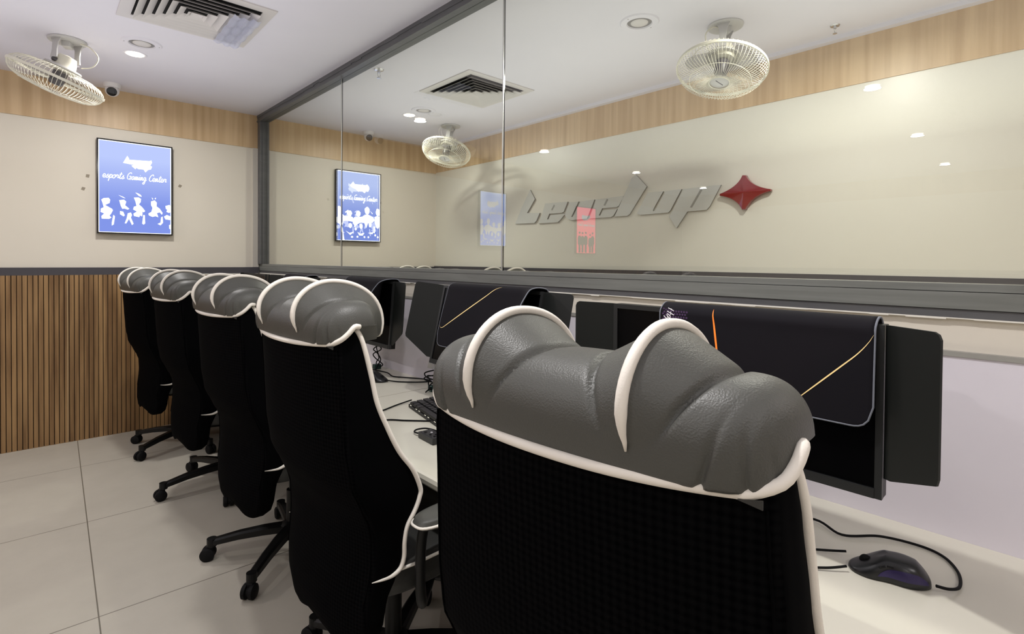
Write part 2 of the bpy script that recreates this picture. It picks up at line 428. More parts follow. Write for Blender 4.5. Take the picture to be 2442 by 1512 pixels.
def make_chair(name, label, group):
    root = empty(name, (0,0,0), 0, label, 'chair', group)
    # black back cover: rear face + sides
    zs = [.300+(1.165-.300)*i/46 for i in range(47)]
    bm = B(); rows = []
    for z in zs:
        h = back_section(z)
        full = [(x, -y) for x, y in h[::-1]]+h[1:]
        rows.append([bm.verts.new((x, y, z+(.0 if z > .4 else .012*math.cos(y*22)*(.4-z)/.08))) for x, y in full])
    for a, b in zip(rows, rows[1:]):
        for i in range(len(a)-1):
            f = bm.faces.new([a[i], a[i+1], b[i+1], b[i]])
            nb = len(a)
            f.material_index = 1 if (i < 8 or i >= nb-9) else 0
        f = bm.faces.new([a[-1], a[0], b[0], b[-1]]); f.material_index = 1
    bm.faces.new(rows[0]); bm.faces.new(rows[-1])
    finish('back_cover', bm, [M_mesh, M_blackfab], root, smooth=True, sharp=50)
    # vertical seams between rear panel and sides
    for s in (-1, 1):
        P = []
        for k in range(30):
            z = .42+(1.09-.42)*k/29; h = back_section(z); P.append((h[13][0]-.001, s*(h[13][1]+.0008), z))
        bm = B(); tube(bm, P, .0016, 5); finish('seam', bm, M_blackfab, root, smooth=True)
    # front cushion of the back with two bolsters
    def front(u, v):
        z = .48+(1.15-.48)*u; xr, xf, hw, cp = interp([(b[0],)+tuple(b[1:]) for b in BACK], z)
        y = (v*2-1)*(hw-.004); a = abs(y)/hw
        x = xf+.002+.016*math.sin(min(1, (1-a)/.45)*PI)*(.4+.6*math.sin(PI*u))-.02*max(0, .5-a)
        return (x, y, z)
    bm = B(); V = grid(bm, front, 40, 36)
    finish('back_cushion', bm, M_leather2, root, smooth=True)
    # headrest cover, one continuous sleeve with two fins
    NT, NA = 190, 112
    TF = .117
    def head(u, v):
        t = (u*2-1)*.9999; t = math.copysign(1-(1-abs(t))**1.35, t) if abs(t) > .0 else 0; y = t*.265
        th = v*2*PI                      # 0 = front, 90 = top, 180 = rear
        c, s_ = math.cos(th), math.sin(th)
        e = abs(t)
        end = max(0, 1-max(0, (e-.72)/.28)**3.2)**.5
        zc = 1.132+.010*e**5; xc = -.262+.026*e**2.6
        a = .095 if c < 0 else .098-.062*max(0, min(1, (e-.50)/.45))**1.2; b = .078 if s_ > 0 else .062
        n = 2.25 if s_ > 0 else 3.0
        R = ((abs(c)/a)**n+(abs(s_)/b)**n)**(-1/n)
        R *= (1+.03*math.cos(th*2+1))*(1-.10*max(0, (e-.45)/.55)**1.2*max(0, s_))
        # gathered folds near both ends: creases fanning out of the rear corner
        ta = th-PI                        # <0 above the rear line, >0 below
        if e > .55 and c < .5:
            mk = math.exp(-((ta-.22)/.50)**2)
            for kf, (e0, sl, am, wd) in enumerate([(.745, -.10, .0060, .016), (.865, .00, .0056, .013), (.935, .04, .0036, .010)]):
                q = (e-(e0+sl*ta+.02*ta*ta))/wd
                R -= am*mk*(math.exp(-q*q)-.22*math.exp(-((q-2.0)/1.6)**2))
        R += .0012*math.sin(y*27+th*2.2)*max(0, s_)
        d = th if th <= PI else th-2*PI   # -180..180
        add = 0
        if -1.1 < d < PI:
            # growth along the arch: 0 at the rear base, full from the crown forward
            g = (PI-d)/(PI/2); g = 1-(1-min(1, g))**2.0
            lower = 1 if d > 0 else max(0, 1+d/1.1)
            hgt = (.041*g if d > 0 else .041-.002*min(1,-d))*lower**.5
            for sgn in (-1, 1):
                q = y-sgn*TF
                w = .026+.050*min(1, max(0, g))**1.1
                uu = abs(q)/w
                if uu < 1.5:
                    prof_ = max(0, 1-uu)**(.95 if q*sgn > 0 else 1.1)
                    add = max(add, hgt*prof_)
                    R -= (.0085 if q*sgn < 0 else .0110-.0030*max(0, s_))*math.exp(-((uu-1.0)/.075)**2)*min(1, g*1.6)*lower
        R = (R+add)*(.10+.90*end)
        X = xc+R*c; Z = zc+R*s_*(.9+.1*end)
        ay = abs(y); hz = 1.099+.008*(y/.262)**2+.040*max(0, min(1, (X+.315)/.05))*max(0, min(1, (ay-.218)/.035))
        if Z < hz: Z = hz-(hz-Z)*.06
        return (X, y, Z)
    bm = B(); grid(bm, head, NT, NA, closev=True)
    # end caps
    bm.verts.ensure_lookup_table()
    bm.faces.new([bm.verts[j] for j in range(NA)]); bm.faces.new([bm.verts[(NT-1)*NA+j] for j in range(NA)])
    finish('headrest_cover', bm, M_leather, root, smooth=True)
    # piping over each fin
    for sgn in (-1, 1):
        P = []; rr_ = []
        for k in range(46):
            d = PI+.06-(PI+1.0)*k/45
            tt = 1-(1-TF/.265)**(1/1.35); p = head((sgn*tt/.9999+1)/2, (d % (2*PI))/(2*PI))
            c = Vector((-.262, sgn*TF, 1.132)); v = Vector(p)-c; v = v*(1+.002/v.length)
            P.append(c+v)
            rr_.append(.0068*min(1, .18+k/5) if k < 41 else .0068*max(.2, (45-k)/5))
        bm = B(); tube(bm, P, rr_, 10); finish('fin_piping', bm, M_pipe, root, smooth=True)
    # hem piping across the back and up over the sides
    P = []
    for k in range(41):
        y = -.230+.460*k/40; t = abs(y)/.255
        h = back_section(1.10); xr = h[0][0]; cp = .036
        P.append((xr+cp*min(1, abs(y)/(.257*.93))**2.4-.004, y, 1.097+.010*t**2))
    side = [(-.308, .254, 1.117), (-.293, .2625, 1.132), (-.279, .265, 1.147), (-.264, .261, 1.146)]
    P = [Vector((x, -y, z)) for x, y, z in side[::-1]]+[Vector(p) for p in P]+[Vector(p) for p in side]
    bm = B(); tube(bm, catmull(P, 3), .0066, 10); finish('hem_piping', bm, M_pipe, root, smooth=True)
    # small leather tab under the hem
    bm = B(); prism(bm, [(-.243,1.1025),(-.222,1.1000),(-.243,1.0935)], lambda a, b, d: (d-.35*(a+.25), a, b), -.3215, -.3195); finish('hem_tab', bm, M_leather2, root)
    # side piping
    for s in (-1, 1):
        P = [(-.276, 1.150), (-.260, 1.128), (-.247, 1.084), (-.232, 1.02), (-.218, .954), (-.193, .891), (-.157, .817), (-.117, .76), (-.093, .705), (-.094, .68), (-.104, .650), (-.126, .610), (-.133, .57), (-.133, .53), (-.142, .502), (-.165, .492), (-.195, .492), (-.225, .497)]
        P = [Vector((x, s*(interp([(b[0], b[3]) for b in BACK], z)[0]+.003), z)) for x, z in P]
        C_ = catmull(P, 6); n = len(C_)
        bm = B(); tube(bm, C_, [.0062*min(1, (n-1-i)/14+.12) for i in range(n)], 10); finish('side_piping', bm, M_pipe, root, smooth=True)
    # seat
    def seatf(u, v):
        th = v*2*PI; r = .0+1.0
        zz = u
        c, s_ = math.cos(th), math.sin(th); n = 5
        k = (abs(c)**n+abs(s_)**n)**(-1/n)
        lev = [(0, .86, .415), (.2, .97, .425), (.4, 1, .455), (.6, 1, .485), (.78, .97, .508), (.92, .8, .519), (1, .02, .512)]
        f, z = interp(lev, zz)
        return (.03+.255*k*c*f, .262*k*s_*f, z)
    bm = B(); grid(bm, seatf, 20, 64, closev=True); bm.verts.ensure_lookup_table(); bm.faces.new([bm.verts[j] for j in range(64)])
    seat = finish('seat', bm, [M_leather2], root, smooth=True)
    P = []
    for k in range(64):
        th = k/64*2*PI; c, s_ = math.cos(th), math.sin(th); q = (abs(c)**5+abs(s_)**5)**-.2
        P.append((.03+.257*q*c*.995, .264*q*s_*.995, .497))
    bm = B(); tube(bm, P, .0045, 8, closed=True); finish('seat_piping', bm, M_pipe, seat, smooth=True)
    # arms
    for s in (-1, 1):
        P = [(-.105, s*.315, .628), (-.118, s*.318, .59), (-.122, s*.318, .50), (-.112, s*.312, .425), (-.075, s*.27, .398), (.0, s*.2, .40)]
        bm = B(); tube(bm, catmull(P, 6), .0135, 10)
        P = [(.10, s*.315, .628), (.105, s*.318, .57), (.09, s*.31, .46), (.05, s*.27, .402), (.0, s*.2, .40)]
        tube(bm, catmull(P, 6), .0135, 10)
        arm = finish('arm_support', bm, M_plast, root, smooth=True)
        bm = B(); V0 = []
        def padf(u, v):
            th = v*2*PI; lev = [(0, .85, .618), (.15, .97, .622), (.45, 1, .632), (.75, .95, .644), (.92, .7, .649), (1, .02, .650)]
            f, z = interp(lev, u); c, s_ = math.cos(th), math.sin(th); q = (abs(c)**3.2+abs(s_)**3.2)**(-1/3.2)
            return (.0+.135*q*c*f, s*.315+.042*q*s_*f, z)
        grid(bm, padf, 14, 40, closev=True); bm.verts.ensure_lookup_table(); bm.faces.new([bm.verts[j] for j in range(40)])
        pad = finish('arm_pad', bm, M_leather, root, smooth=True)
        P = []
        for k in range(48):
            th = k/48*2*PI; c, s_ = math.cos(th), math.sin(th); q = (abs(c)**3.2+abs(s_)**3.2)**(-1/3.2)
            P.append((.136*q*c, s*.315+.043*q*s_, .630))
        bm = B(); tube(bm, P, .0035, 8, closed=True); finish('pad_piping', bm, M_pipe, pad, smooth=True)
    # mechanism and lift
    bm = B(); box(bm, -.13, .12, -.09, .09, .375, .418, bev=.01); tube(bm, [(-.1,0,.38),(-.17,0,.385),(-.205,0,.42),(-.215,0,.5)], .018, 8)
    tube(bm, [(.02,-.05,.385),(.03,-.2,.38),(.03,-.25,.375)], .007, 6)
    finish('tilt_mechanism', bm, M_plast, root, smooth=True, sharp=40)
    bm = B(); cyl(bm, .026, .12, .28); cyl(bm, .015, .27, .385); finish('gas_lift', bm, M_plast, root, smooth=True, sharp=40)
    bm = B(); lathe(bm, [(0,.075),(.04,.078),(.052,.095),(.05,.125),(.03,.14),(0,.142)], 24); finish('base_hub', bm, M_plast, root, smooth=True, sharp=40)
    for k in range(5):
        a = 2*PI*k/5
        bm = B()
        P = [(.03,0,.112),(.12,0,.108),(.22,0,.098),(.30,0,.084),(.33,0,.078)]
        hw = [.026,.024,.021,.019,.017]; hh = [.018,.017,.015,.013,.012]; R = []
        for (x_, y_, z_), w, h in zip(P, hw, hh):
            R.append([bm.verts.new((x_, yy, z_+zz)) for yy, zz in [(-w,-h),(w,-h),(w,h*.5),(w*.6,h),(-w*.6,h),(-w,h*.5)]])
        for a_, b_ in zip(R, R[1:]):
            for i in range(6): bm.faces.new([a_[i], a_[(i+1)%6], b_[(i+1)%6], b_[i]])
        bm.faces.new(R[0]); bm.faces.new(R[-1])
        cyl(bm, .02, .060, .094, 16, Matrix.Translation((.33,0,0)))
        leg = finish('base_leg', bm, M_plast, root, rot=(0,0,a))
        bm = B(); Mx = Matrix.Translation((.345,0,.029)) @ Matrix.Rotation(PI/2, 4, 'X')
        lathe(bm, [(0,-.026),(.022,-.026),(.029,-.021),(.029,-.008),(.02,-.005),(.02,.005),(.029,.008),(.029,.021),(.022,.026),(0,.026)], 24, Mx)
        box(bm, .325, .352, -.016, .016, .03, .062, bev=.004); cyl(bm, .007, .05, .075, 10, Matrix.Translation((.33,0,0)))
        finish('caster', bm, M_rub, leg, smooth=True, sharp=40)
    return root
def pose_chair(r, hub, yaw, dz, base_deg):
    r.location = (hub[0], hub[1], 0); r.rotation_euler = (0,0,math.radians(yaw))
    i = 0
    for ch in r.children:
        nm = ch.name.split('.')[0]
        if nm == 'base_leg':
            ch.rotation_euler = (0,0,math.radians(base_deg-yaw+72*i)); i += 1
        elif nm not in ('base_hub', 'gas_lift'): ch.location.z = dz
GR = 'gaming chairs lined up at the long desk'
c0 = make_chair('gaming_chair', 'nearest grey and black gaming chair with white piping, filling the foreground', GR)
poses = [((.801,.469), 5.05, -.005, 130, None), ((.831,1.459), 2.6, .011, 113, 'second gaming chair from the camera, its tall black side facing us'),
 ((.852,2.403), 4.6, 0, 152, 'gaming chair in the middle of the row, third from the camera'), ((.833,3.392), 5.2, 0, 184, 'fourth gaming chair from the camera, second from the slatted wall'),
 ((.781,4.306), 6.3, 0, 212, 'farthest gaming chair at the long desk, next to the slatted wall')]
for i, (h, yw, dz, bd, lb) in enumerate(poses):
    c = c0 if i == 0 else copy_tree(c0)
    if lb: c['label'] = lb
    pose_chair(c, h, yw, dz, bd)
r2 = [((2.06,2.62), 180, .022, 20, 'gaming chair behind the glass, its white piping peeking over the rail at the pane joint'),
      ((2.06,3.72), 184, .018, 60, 'gaming chair behind the glass below the far ceiling fan, only its crest showing')]
for h, yw, dz, bd, lb in r2:
    c = copy_tree(c0); c['label'] = lb; c['group'] = 'gaming chairs in the room behind the glass'; pose_chair(c, h, yw, dz, bd)

# ------------------------------------------------------------------ monitors with side hoods
def hood(bm, y0, sgn, ang, w=.13, top=.165, bot=-.165, bi=.022, bo=.090):
    # panel leaves the side edge at y0 going outward (sgn) and forward (-x) by angle
    dy, dx = sgn*math.cos(ang), -math.sin(ang)
    pts = [(0, top), (w-.012, top-.001), (w-.004, top-.005), (w, top-.014), (w, bot+bo+.012), (w*.97, bot+bo), (w*.14, bot+bi), (0, bot+bi)]
    nx, ny = -dy*sgn, dx*sgn
    prism(bm, pts, lambda a, b, d: (dx*a+.004+math.cos(ang)*d, y0+dy*a+sgn*math.sin(ang)*d, b), -.0025, .0025)
def make_monitor(x, yr, w, tilt, angR, angL, zt, label, rz=0, h=.335, wR=.13, wL=.13, bR=(.022,.090)):
    yc = yr+w/2
    root = empty('monitor', (x, yc, zt-h/2), rz, label, 'monitor', 'black monitors with side hoods along the desk')
    root.rotation_euler = (0, tilt, rz)
    H = h/2; Wd = w/2
    bm = B(); box(bm, .004, .030, -Wd, Wd, -H, H, bev=.003); box(bm, .03, .055, -Wd*.55, Wd*.55, -H*.6, H*.5, bev=.008)
    finish('rear_housing', bm, M_plast, root)
    bm = B()
    box(bm, -.004, .006, -Wd, -Wd+.012, -H, H); box(bm, -.004, .006, Wd-.012, Wd, -H, H)
    box(bm, -.004, .006, -Wd+.012, Wd-.012, H-.012, H); box(bm, -.0055, .006, -Wd+.012, Wd-.012, -H, -H+.018)
    finish('bezel', bm, M_bezel, root)
    bm = B(); box(bm, -.0005, .004, -Wd+.012, Wd-.012, -H+.018, H-.012); finish('screen', bm, M_screenoff, root)
    for s, an, ww in ((-1, angR, wR), (1, angL, wL)):
        bb = bR if s < 0 else (.022, .090)
        bm = B(); hood(bm, s*(Wd+.002), s, an, ww, H, -H, *bb)
        finish('side_hood', bm, M_hood, root)
    # wall arm
    bm = B(); wx = px(yc)-x-.0145
    tube(bm, [(.05,0,0),(wx*.5,.02,-.02),(wx-.012,0,-.03)], .016, 10); box(bm, wx-.012, wx-.001, -.05, .05, -.085, .03, bev=.003)
    arm = finish('wall_arm', bm, M_plast, root)
    return root
m1 = make_monitor(1.16, .246, .612, 0, math.radians(30), math.radians(4), 1.207, 'nearest black monitor, right side hood angled forward, draped with the wide desk mat', h=.326, wR=.100, bR=(.040,.066))
m2 = make_monitor(1.265, 1.262, .60, math.radians(13), 0, math.radians(28), 1.218, 'tilted black monitor, second from the camera, with a broad greenish left hood', wL=.145)
m3 = make_monitor(1.295, 2.30, .60, math.radians(4), math.radians(8), math.radians(20), 1.214, 'black monitor seen past the second chair, above the far mouse')
m4 = make_monitor(1.29, 3.30, .60, math.radians(4), math.radians(8), math.radians(20), 1.206, 'mostly hidden black monitor behind the chair headrests, fourth from the camera')
m5 = make_monitor(1.27, 4.18, .56, math.radians(4), math.radians(8), math.radians(5), 1.206, 'farthest black monitor tucked in the corner by the slatted wall', wR=.1, wL=.09)
# silver foot clip under the second monitor
bm = B(); box(bm, -.012, .02, .262, .292, -.190, -.1676); finish('silver_clip', bm, M_silver, m2)

# desk mats folded over the monitors
def desk_mat(root_loc, y0, y1, Lf, bulge, tilt, label, edge_curl=0, rad=.035, back=.08, gap=.010, curlR=0):
    root = empty('desk_mat', root_loc, 0, label, 'desk mat', 'dark desk mats hung over the monitors')
    root.rotation_euler = (0, tilt, 0)
    W = y1-y0; L = Lf+back
    prof = [(.048, -back), (.047, -back*.5), (.044, -.014), (.030, .006), (.015, .0105), (0, .006), (-gap-.004, -.008)]
    n = 9
    for k in range(1, n+1):
        z = -.008-(Lf)*k/n
        prof.append((-gap-.004-bulge*math.sin(min(1, k/n*1.2)*PI/2), z))
    C_ = catmull([(a, 0, b) for a, b in prof], 4); N = len(C_)
    def S(u, v):           # u along drape 0..1, v across 0 (right, low y) .. 1
        y = y0+W*v
        e = min(v*W, (1-v)*W)
        cut = 0
        if e < rad: cut = rad-math.sqrt(max(0, rad*rad-(rad-e)**2))
        f = u*(1-cut/L)
        i = f*(N-1); k = min(int(i), N-2); p = C_[k].lerp(C_[k+1], i-k)
        lift = curlR*max(0, 1-v*W/.10)**2*math.sin(min(1, max(0, (f-.25)/.75))*PI)
        return Vector((p.x-lift, y, p.z))
    bm = B(); grid(bm, S, 60, 50)
    me = finish('cloth', bm, M_mat, root, smooth=True)
    md = me.modifiers.new('thick', 'SOLIDIFY'); md.thickness = .003; md.offset = 0
    P = [S(k/40, 0) for k in range(41)]+[S(1, k/60) for k in range(1, 60)]+[S(1-k/40, 1) for k in range(41)]
    bm = B(); tube(bm, P, .0021, 6); finish('stitched_edge', bm, M_matedge, root, smooth=True)
    return root, S
def ribbon(S, pts, w, m, parent, name, lift=.0022):
    """pts in (u,v); ribbon drawn just in front of the cloth"""
    bm = B(); n = 24; rows = []
    for k in range(n+1):
        t = k/n*(len(pts)-1); i = min(int(t), len(pts)-2); f = t-i
        u = pts[i][0]*(1-f)+pts[i+1][0]*f; v = pts[i][1]*(1-f)+pts[i+1][1]*f
        ww = w*(math.sin(k/n*PI)**.6*.9+.1)
        p = S(u, v); q = S(min(1, u+.01), v); r_ = S(u, min(1, v+.01))
        nn = (q-p).cross(r_-p).normalized()
        if nn.x > 0: nn = -nn
        d = Vector((pts[-1][0]-pts[0][0], pts[-1][1]-pts[0][1]))
        du, dv = -d.y, d.x
        # perpendicular in metric space
        pu = (q-p).normalized(); pv = (r_-p).normalized()
        tt = (S(pts[-1][0], pts[-1][1])-S(pts[0][0], pts[0][1])).normalized()
        side = tt.cross(nn).normalized()
        c = p+nn*lift
        rows.append((bm.verts.new(c+side*ww/2), bm.verts.new(c-side*ww/2)))
    for a, b in zip(rows, rows[1:]): bm.faces.new([a[0], a[1], b[1], b[0]])
    return finish(name, bm, m, parent)
mt1, S1 = desk_mat((1.16, .246, 1.209), .012, .462, .187, .006, 0, 'wide dark desk mat with a golden streak draped over the nearest monitor')
ribbon(S1, [(.485,.004),(.93,.31)], .0026, M_gold, mt1, 'golden_streak')
ribbon(S1, [(.36,.70),(.78,.655)], .0045, M_orange, mt1, 'orange_streak')
def hexpatch(S, parent):
    bm = B()
    for i in range(26):
        for j in range(12):
            u = .40+i*.022; v = .84+j*.0155+(.0078 if i % 2 else 0)
            if v > .985 or u > .93: continue
            p = S(u, v)+Vector((-.0021, 0, 0)); 
            vs = [bm.verts.new(p+Vector((0, .0029*math.cos(a), .0029*math.sin(a)))) for a in [k*PI/3+PI/6 for k in range(6)]]
            bm.faces.new(vs)
    finish('honeycomb_print', bm, mat('purple_print', (70,44,84), .7), parent)
hexpatch(S1, mt1)
# cursive strokes, unit x-height, (strokes, advance)
GL = {
 'e': ([[(0,.35),(.45,.5),(.5,.9),(.2,1),(0,.55),(.15,.05),(.5,.05),(.75,.35)]], .72),
 's': ([[(0,.1),(.4,1.05),(.35,.7),(.55,.3),(.3,0),(.05,.1)],[(.45,.1),(.7,.3)]], .66),
 'p': ([[(0,.4),(.25,1),(.05,-.9)],[(.18,.6),(.5,1),(.7,.6),(.45,.05),(.15,.2)],[(.5,.05),(.85,.35)]], .82),
 'o': ([[(.4,1),(.05,.7),(.1,.1),(.45,.05),(.6,.6),(.4,1),(.8,.85)]], .76),
 'r': ([[(0,.4),(.2,1.1),(.3,.9),(.55,.95),(.45,.2),(.75,.3)]], .7),
 't': ([[(.1,.3),(.4,1.8),(.2,.3),(.4,0),(.65,.3)],[(.05,1.25),(.65,1.35)]], .62),
 'G': ([[(.95,1.7),(.7,2.0),(.2,1.5),(.1,.5),(.45,.05),(.85,.5),(.9,.95),(.5,.9)],[(.9,.95),(.85,-.1)]], 1.15),
 'C': ([[(1.0,1.6),(.8,2.0),(.3,1.5),(.1,.5),(.45,0),(.9,.3)]], .95),
 'a': ([[(.5,.95),(.15,.9),(.05,.2),(.35,.05),(.55,.9),(.5,.2),(.75,.2)]], .74),
 'm': ([[(0,.3),(.12,1),(.08,0),(.35,1),(.4,0),(.65,1),(.72,.1),(.95,.3)]], .95),
 'i': ([[(0,.4),(.15,1),(.12,.1),(.4,.3)],[(.2,1.4),(.24,1.45)]], .4),
 'n': ([[(0,.3),(.12,1),(.08,0),(.4,1),(.45,.1),(.7,.3)]], .7),
 'g': ([[(.5,.95),(.15,.9),(.08,.2),(.4,.15),(.55,.9),(.45,-.8),(.15,-1.0),(.1,-.6),(.8,.3)]], .78),
 'H': ([[(.1,1.9),(.05,0)],[(.75,2.0),(.65,0)],[(-.1,.95),(.95,1.05)]], 1.0),
 'y': ([[(0,1),(.15,.3),(.5,.9),(.3,-.9),(0,-.8),(.7,.3)]], .75),
 ' ': ([], .55)}
def script(bm, text, fn, r, x0=0):
    """fn(a,b)->Vector maps script units to the surface; flat-ish tubes"""
    x = x0
    for ch in text:
        st, adv = GL[ch]
        for s in st:
            pts = catmull([(a, b, 0) for a, b in s], 5) if len(s) > 2 else [Vector((a, b, 0)) for a, b in s]
            tube(bm, [fn(x+p.x+p.y*.18, p.y) for p in pts], r, 5)
        x += adv
    return x
def width(text): return sum(GL[c][1] for c in text)
# "Happy" running downwards on the left part of the mat
bm = B()
def hf(a, b):   # a along the word = down the cloth, b = towards the camera side (right)
    p = S1(.375+a*.050, .955-b*.021); return p+Vector((-.0025, 0, 0))
script(bm, 'Happy', hf, .0011)
finish('lettering', bm, M_white, mt1)

mt2, S2 = desk_mat((1.3027, 1.262, 1.2160), .012, .545, .25, .012, math.radians(13), 'dark desk mat with a thin gold line over the tilted monitor', curlR=.075)
ribbon(S2, [(.86,.995),(.36,.38)], .004, M_gold, mt2, 'golden_streak')
mt3, S3 = desk_mat((1.3067, 2.30, 1.2155), .012, .52, .22, .012, math.radians(4), 'dark desk mat with pale curled edge over the third monitor', curlR=.10)
ribbon(S3, [(.50,.02),(.85,.35)], .004, M_gold, mt3, 'golden_streak')
mt4, S4 = desk_mat((1.3017, 3.30, 1.2075), .02, .50, .2, .012, math.radians(4), 'dark desk mat over the fourth monitor, just showing above the headrests', curlR=.08)

# ------------------------------------------------------------------ mice, keyboard, cables
def make_mouse(loc, rz, label, sc=1):
    root = empty('computer_mouse', loc, rz, label, 'mouse', 'black mice lying on the desk')
    root.scale = (sc,)*3
    def f(u, v):  # u 0..1 from bottom edge to crown, v around
        th = v*2*PI; c, s_ = math.cos(th), math.sin(th)
        q = (abs(c)**2.4+abs(s_)**2.4)**(-1/2.4)
        L, Wd = .0635, .034*(1-.16*math.exp(-((c*q-.05)/.35)**2))
        rr_ = math.cos(u*PI/2)**.55
        x_ = L*q*c*rr_; y_ = Wd*q*s_*rr_*(1.04-.08*u)
        hump = .040*math.exp(-((x_+.018)/.050)**2)+.012
        hump = min(hump, .044)
        return (x_, y_, .002+hump*math.sin(u*PI/2)**.8*.92)
    bm = B(); grid(bm, f, 18, 56, closev=True)
    bm.verts.ensure_lookup_table(); bm.faces.new([bm.verts[j] for j in range(56)])
    finish('shell', bm, M_plast2, root, smooth=True)
    # purple side with two thumb buttons
    for s, mm in ((1, M_purple), (-1, M_plast2)):
        bm = B()
        def sf(u, v):
            vv = (.20+.22*v) if s > 0 else (.60+.30*v)
            p = Vector(f(.10+.28*u*math.sin(PI*v)**.5, vv)); return p*1.0+Vector((0, s*.0009, .0004))
        grid(bm, sf, 8, 24)
        side = finish('side_panel', bm, mm, root, smooth=True)
        if s > 0:
            for a in (.2, .235):
                bm = B()
                P = [Vector(f(.42, a+.028*k/6))+Vector((0, .0012, 0)) for k in range(7)]
                tube(bm, P, .0016, 6); finish('thumb_button', bm, M_plast, side, smooth=True)
    bm = B(); lathe(bm, [(0,-.004),(.009,-.004),(.0105,0),(.009,.004),(0,.004)], 20, Matrix.Translation((.036,0,.020)) @ Matrix.Rotation(PI/2, 4, 'X'))
    finish('scroll_wheel', bm, M_rub, root, smooth=True)
    return root
def cable(name, pts, r, label, cat='cable', m=None, parent=None, n=8):
    bm = B(); tube(bm, catmull(pts, n), r, 8)
    o = finish(name, bm, m or M_rub, parent, smooth=True)
    if parent:
        o.matrix_parent_inverse = (Matrix.Translation(parent.location) @ parent.rotation_euler.to_matrix().to_4x4() @ Matrix.Diagonal((*parent.scale, 1))).inverted()
    else: tag(o, label, cat)
    return o
ms1 = make_mouse((1.249, .252, ZD), math.radians(108), 'black mouse with a purple side lying on the desk beside the nearest chair', 1.06)
zt = ZD+.004
cable('mouse_cable', [(1.10,.66,zt),(1.22,.55,zt),(1.367,.436,zt+.004),(1.345,.36,zt+.002),(1.40,.30,zt+.003),(1.425,.234,zt),(1.41,.19,zt),(1.36,.16,zt),(1.30,.150,zt+.001),(1.265,.160,zt+.006),(1.250,.178,zt+.010)], .0028, '', parent=ms1)
cable('desk_cable', [(1.258,.328,zt+.01),(1.235,.37,zt+.004),(1.18,.45,zt),(1.13,.56,zt)], .0026, 'short black cable leaving the front of the purple-sided mouse')
cable('desk_cable', [(1.20,.312,zt+.008),(1.17,.345,zt+.002),(1.13,.40,zt),(1.08,.52,zt)], .0026, 'lower black cable beside the purple-sided mouse, running behind the nearest chair')
ms3 = make_mouse((1.275, 2.44, ZD), math.radians(-60), 'small black mouse on the desk below the third monitor', 1.15)
cable('mouse_cable', [(1.30,2.375,zt+.008),(1.35,2.33,zt),(1.42,2.26,zt),(1.475,2.235,zt),(1.487,2.255,zt),(1.475,2.31,zt),(1.42,2.40,zt),(1.39,2.46,zt),(1.405,2.55,zt+.003),(1.39,2.68,zt)], .0032, '', parent=ms3)
# cable tangles under monitors
def tangle(x, y, z0, z1, seed, label, n=3):
    rr = random.Random(seed); root = empty('cable_tangle', (x, y, ZD), 0, label, 'cables')
    for k in range(n):
        P = [(rr.uniform(-.012,.012), rr.uniform(-.02,.02), z1-ZD)]
        for j in range(5): P.append((rr.uniform(-.03,.02), rr.uniform(-.05,.05), (z1-ZD)*(1-(j+1)/6)))
        P.append((rr.uniform(-.05,.05), rr.uniform(-.06,.06), .004))
        bm = B(); tube(bm, catmull(P, 6), .0032, 6); finish('cable', bm, M_rub, root, smooth=True)
    bm = B(); box(bm, -.02, .02, -.016, .016, .001, .028, bev=.005); finish('connector', bm, M_green, root)
    return root
tangle(1.425, 2.70, ZD, .875, 4, 'tangle of black cables hanging below the third monitor')
tangle(1.385, 2.07, ZD, .80, 9, 'knotted black cables behind the keyboard')
# keyboard
kb = empty('keyboard', (1.152, 1.905, ZD), 0, 'black mechanical keyboard lying angled on the desk behind the nearest chair', 'keyboard')
ang = math.atan2(-(1.905-1.576), -(1.152-1.087))   # long side direction
kb.rotation_euler = (0, 0, ang)
# local x = along the long side, local +y = towards the wall
KL, KD = .44, .150
bm = B()
prism(bm, [(0,.003),(KD,.003),(KD,.030),(.012,.016),(0,.014)], lambda a, b, d: (d, a, b), 0, KL)
finish('case', bm, M_plast, kb)
kw = .0262; kp = .0283
kmesh = {}
for r_ in range(5):
    x_ = .006; col = 0
    widths = [[1]*15, [1.5]+[1]*12+[1.5], [1.75]+[1]*11+[2.25], [2.25]+[1]*10+[2.75], [1.25,1.25,1.25,6.25,1.25,1.25,1.25,1.25]][r_]
    for wk in widths:
        key = wk
        if key not in kmesh:
            w2 = wk*kp*.985*.995-.0022; bm = B()
            vs = [(0,0,0),(w2,0,0),(w2,kw,0),(0,kw,0),(.002,.0025,.009),(w2-.002,.0025,.009),(w2-.002,kw-.002,.0098),(.002,kw-.002,.0098)]
            v = [bm.verts.new(p) for p in vs]
            for f in [(0,3,2,1),(4,5,6,7),(0,1,5,4),(1,2,6,5),(2,3,7,6),(3,0,4,7)]: bm.faces.new([v[i] for i in f])
            o = finish('key', bm, M_plast2, kb); kmesh[key] = o
        else:
            o = kmesh[key].copy(); COL.objects.link(o); o.parent = kb
        yy = KD-.006-(r_+1)*(kp-.0002)
        o.location = (x_, yy, .0165+.0135*(yy/KD)); x_ += wk*kp*.985
bm = B()
for k in range(13):
    if k % 3 != 1: box(bm, .02+k*.032, .034+k*.032, -.0006, .0006, .0145, .0162)
finish('front_light', bm, mat('keyboard_light', (236,232,214), .4, emit=((240,236,214), .6)), kb)
cable('keyboard_cable', [(1.205,1.968,zt+.006),(1.13,1.96,zt),(1.06,1.931,zt),(.99,1.90,zt),(.93,1.84,zt+.0),(.94,1.80,zt),(.996,1.798,zt),(1.04,1.75,zt),(1.09,1.70,zt),(1.125,1.668,zt)], .003, '', parent=kb)
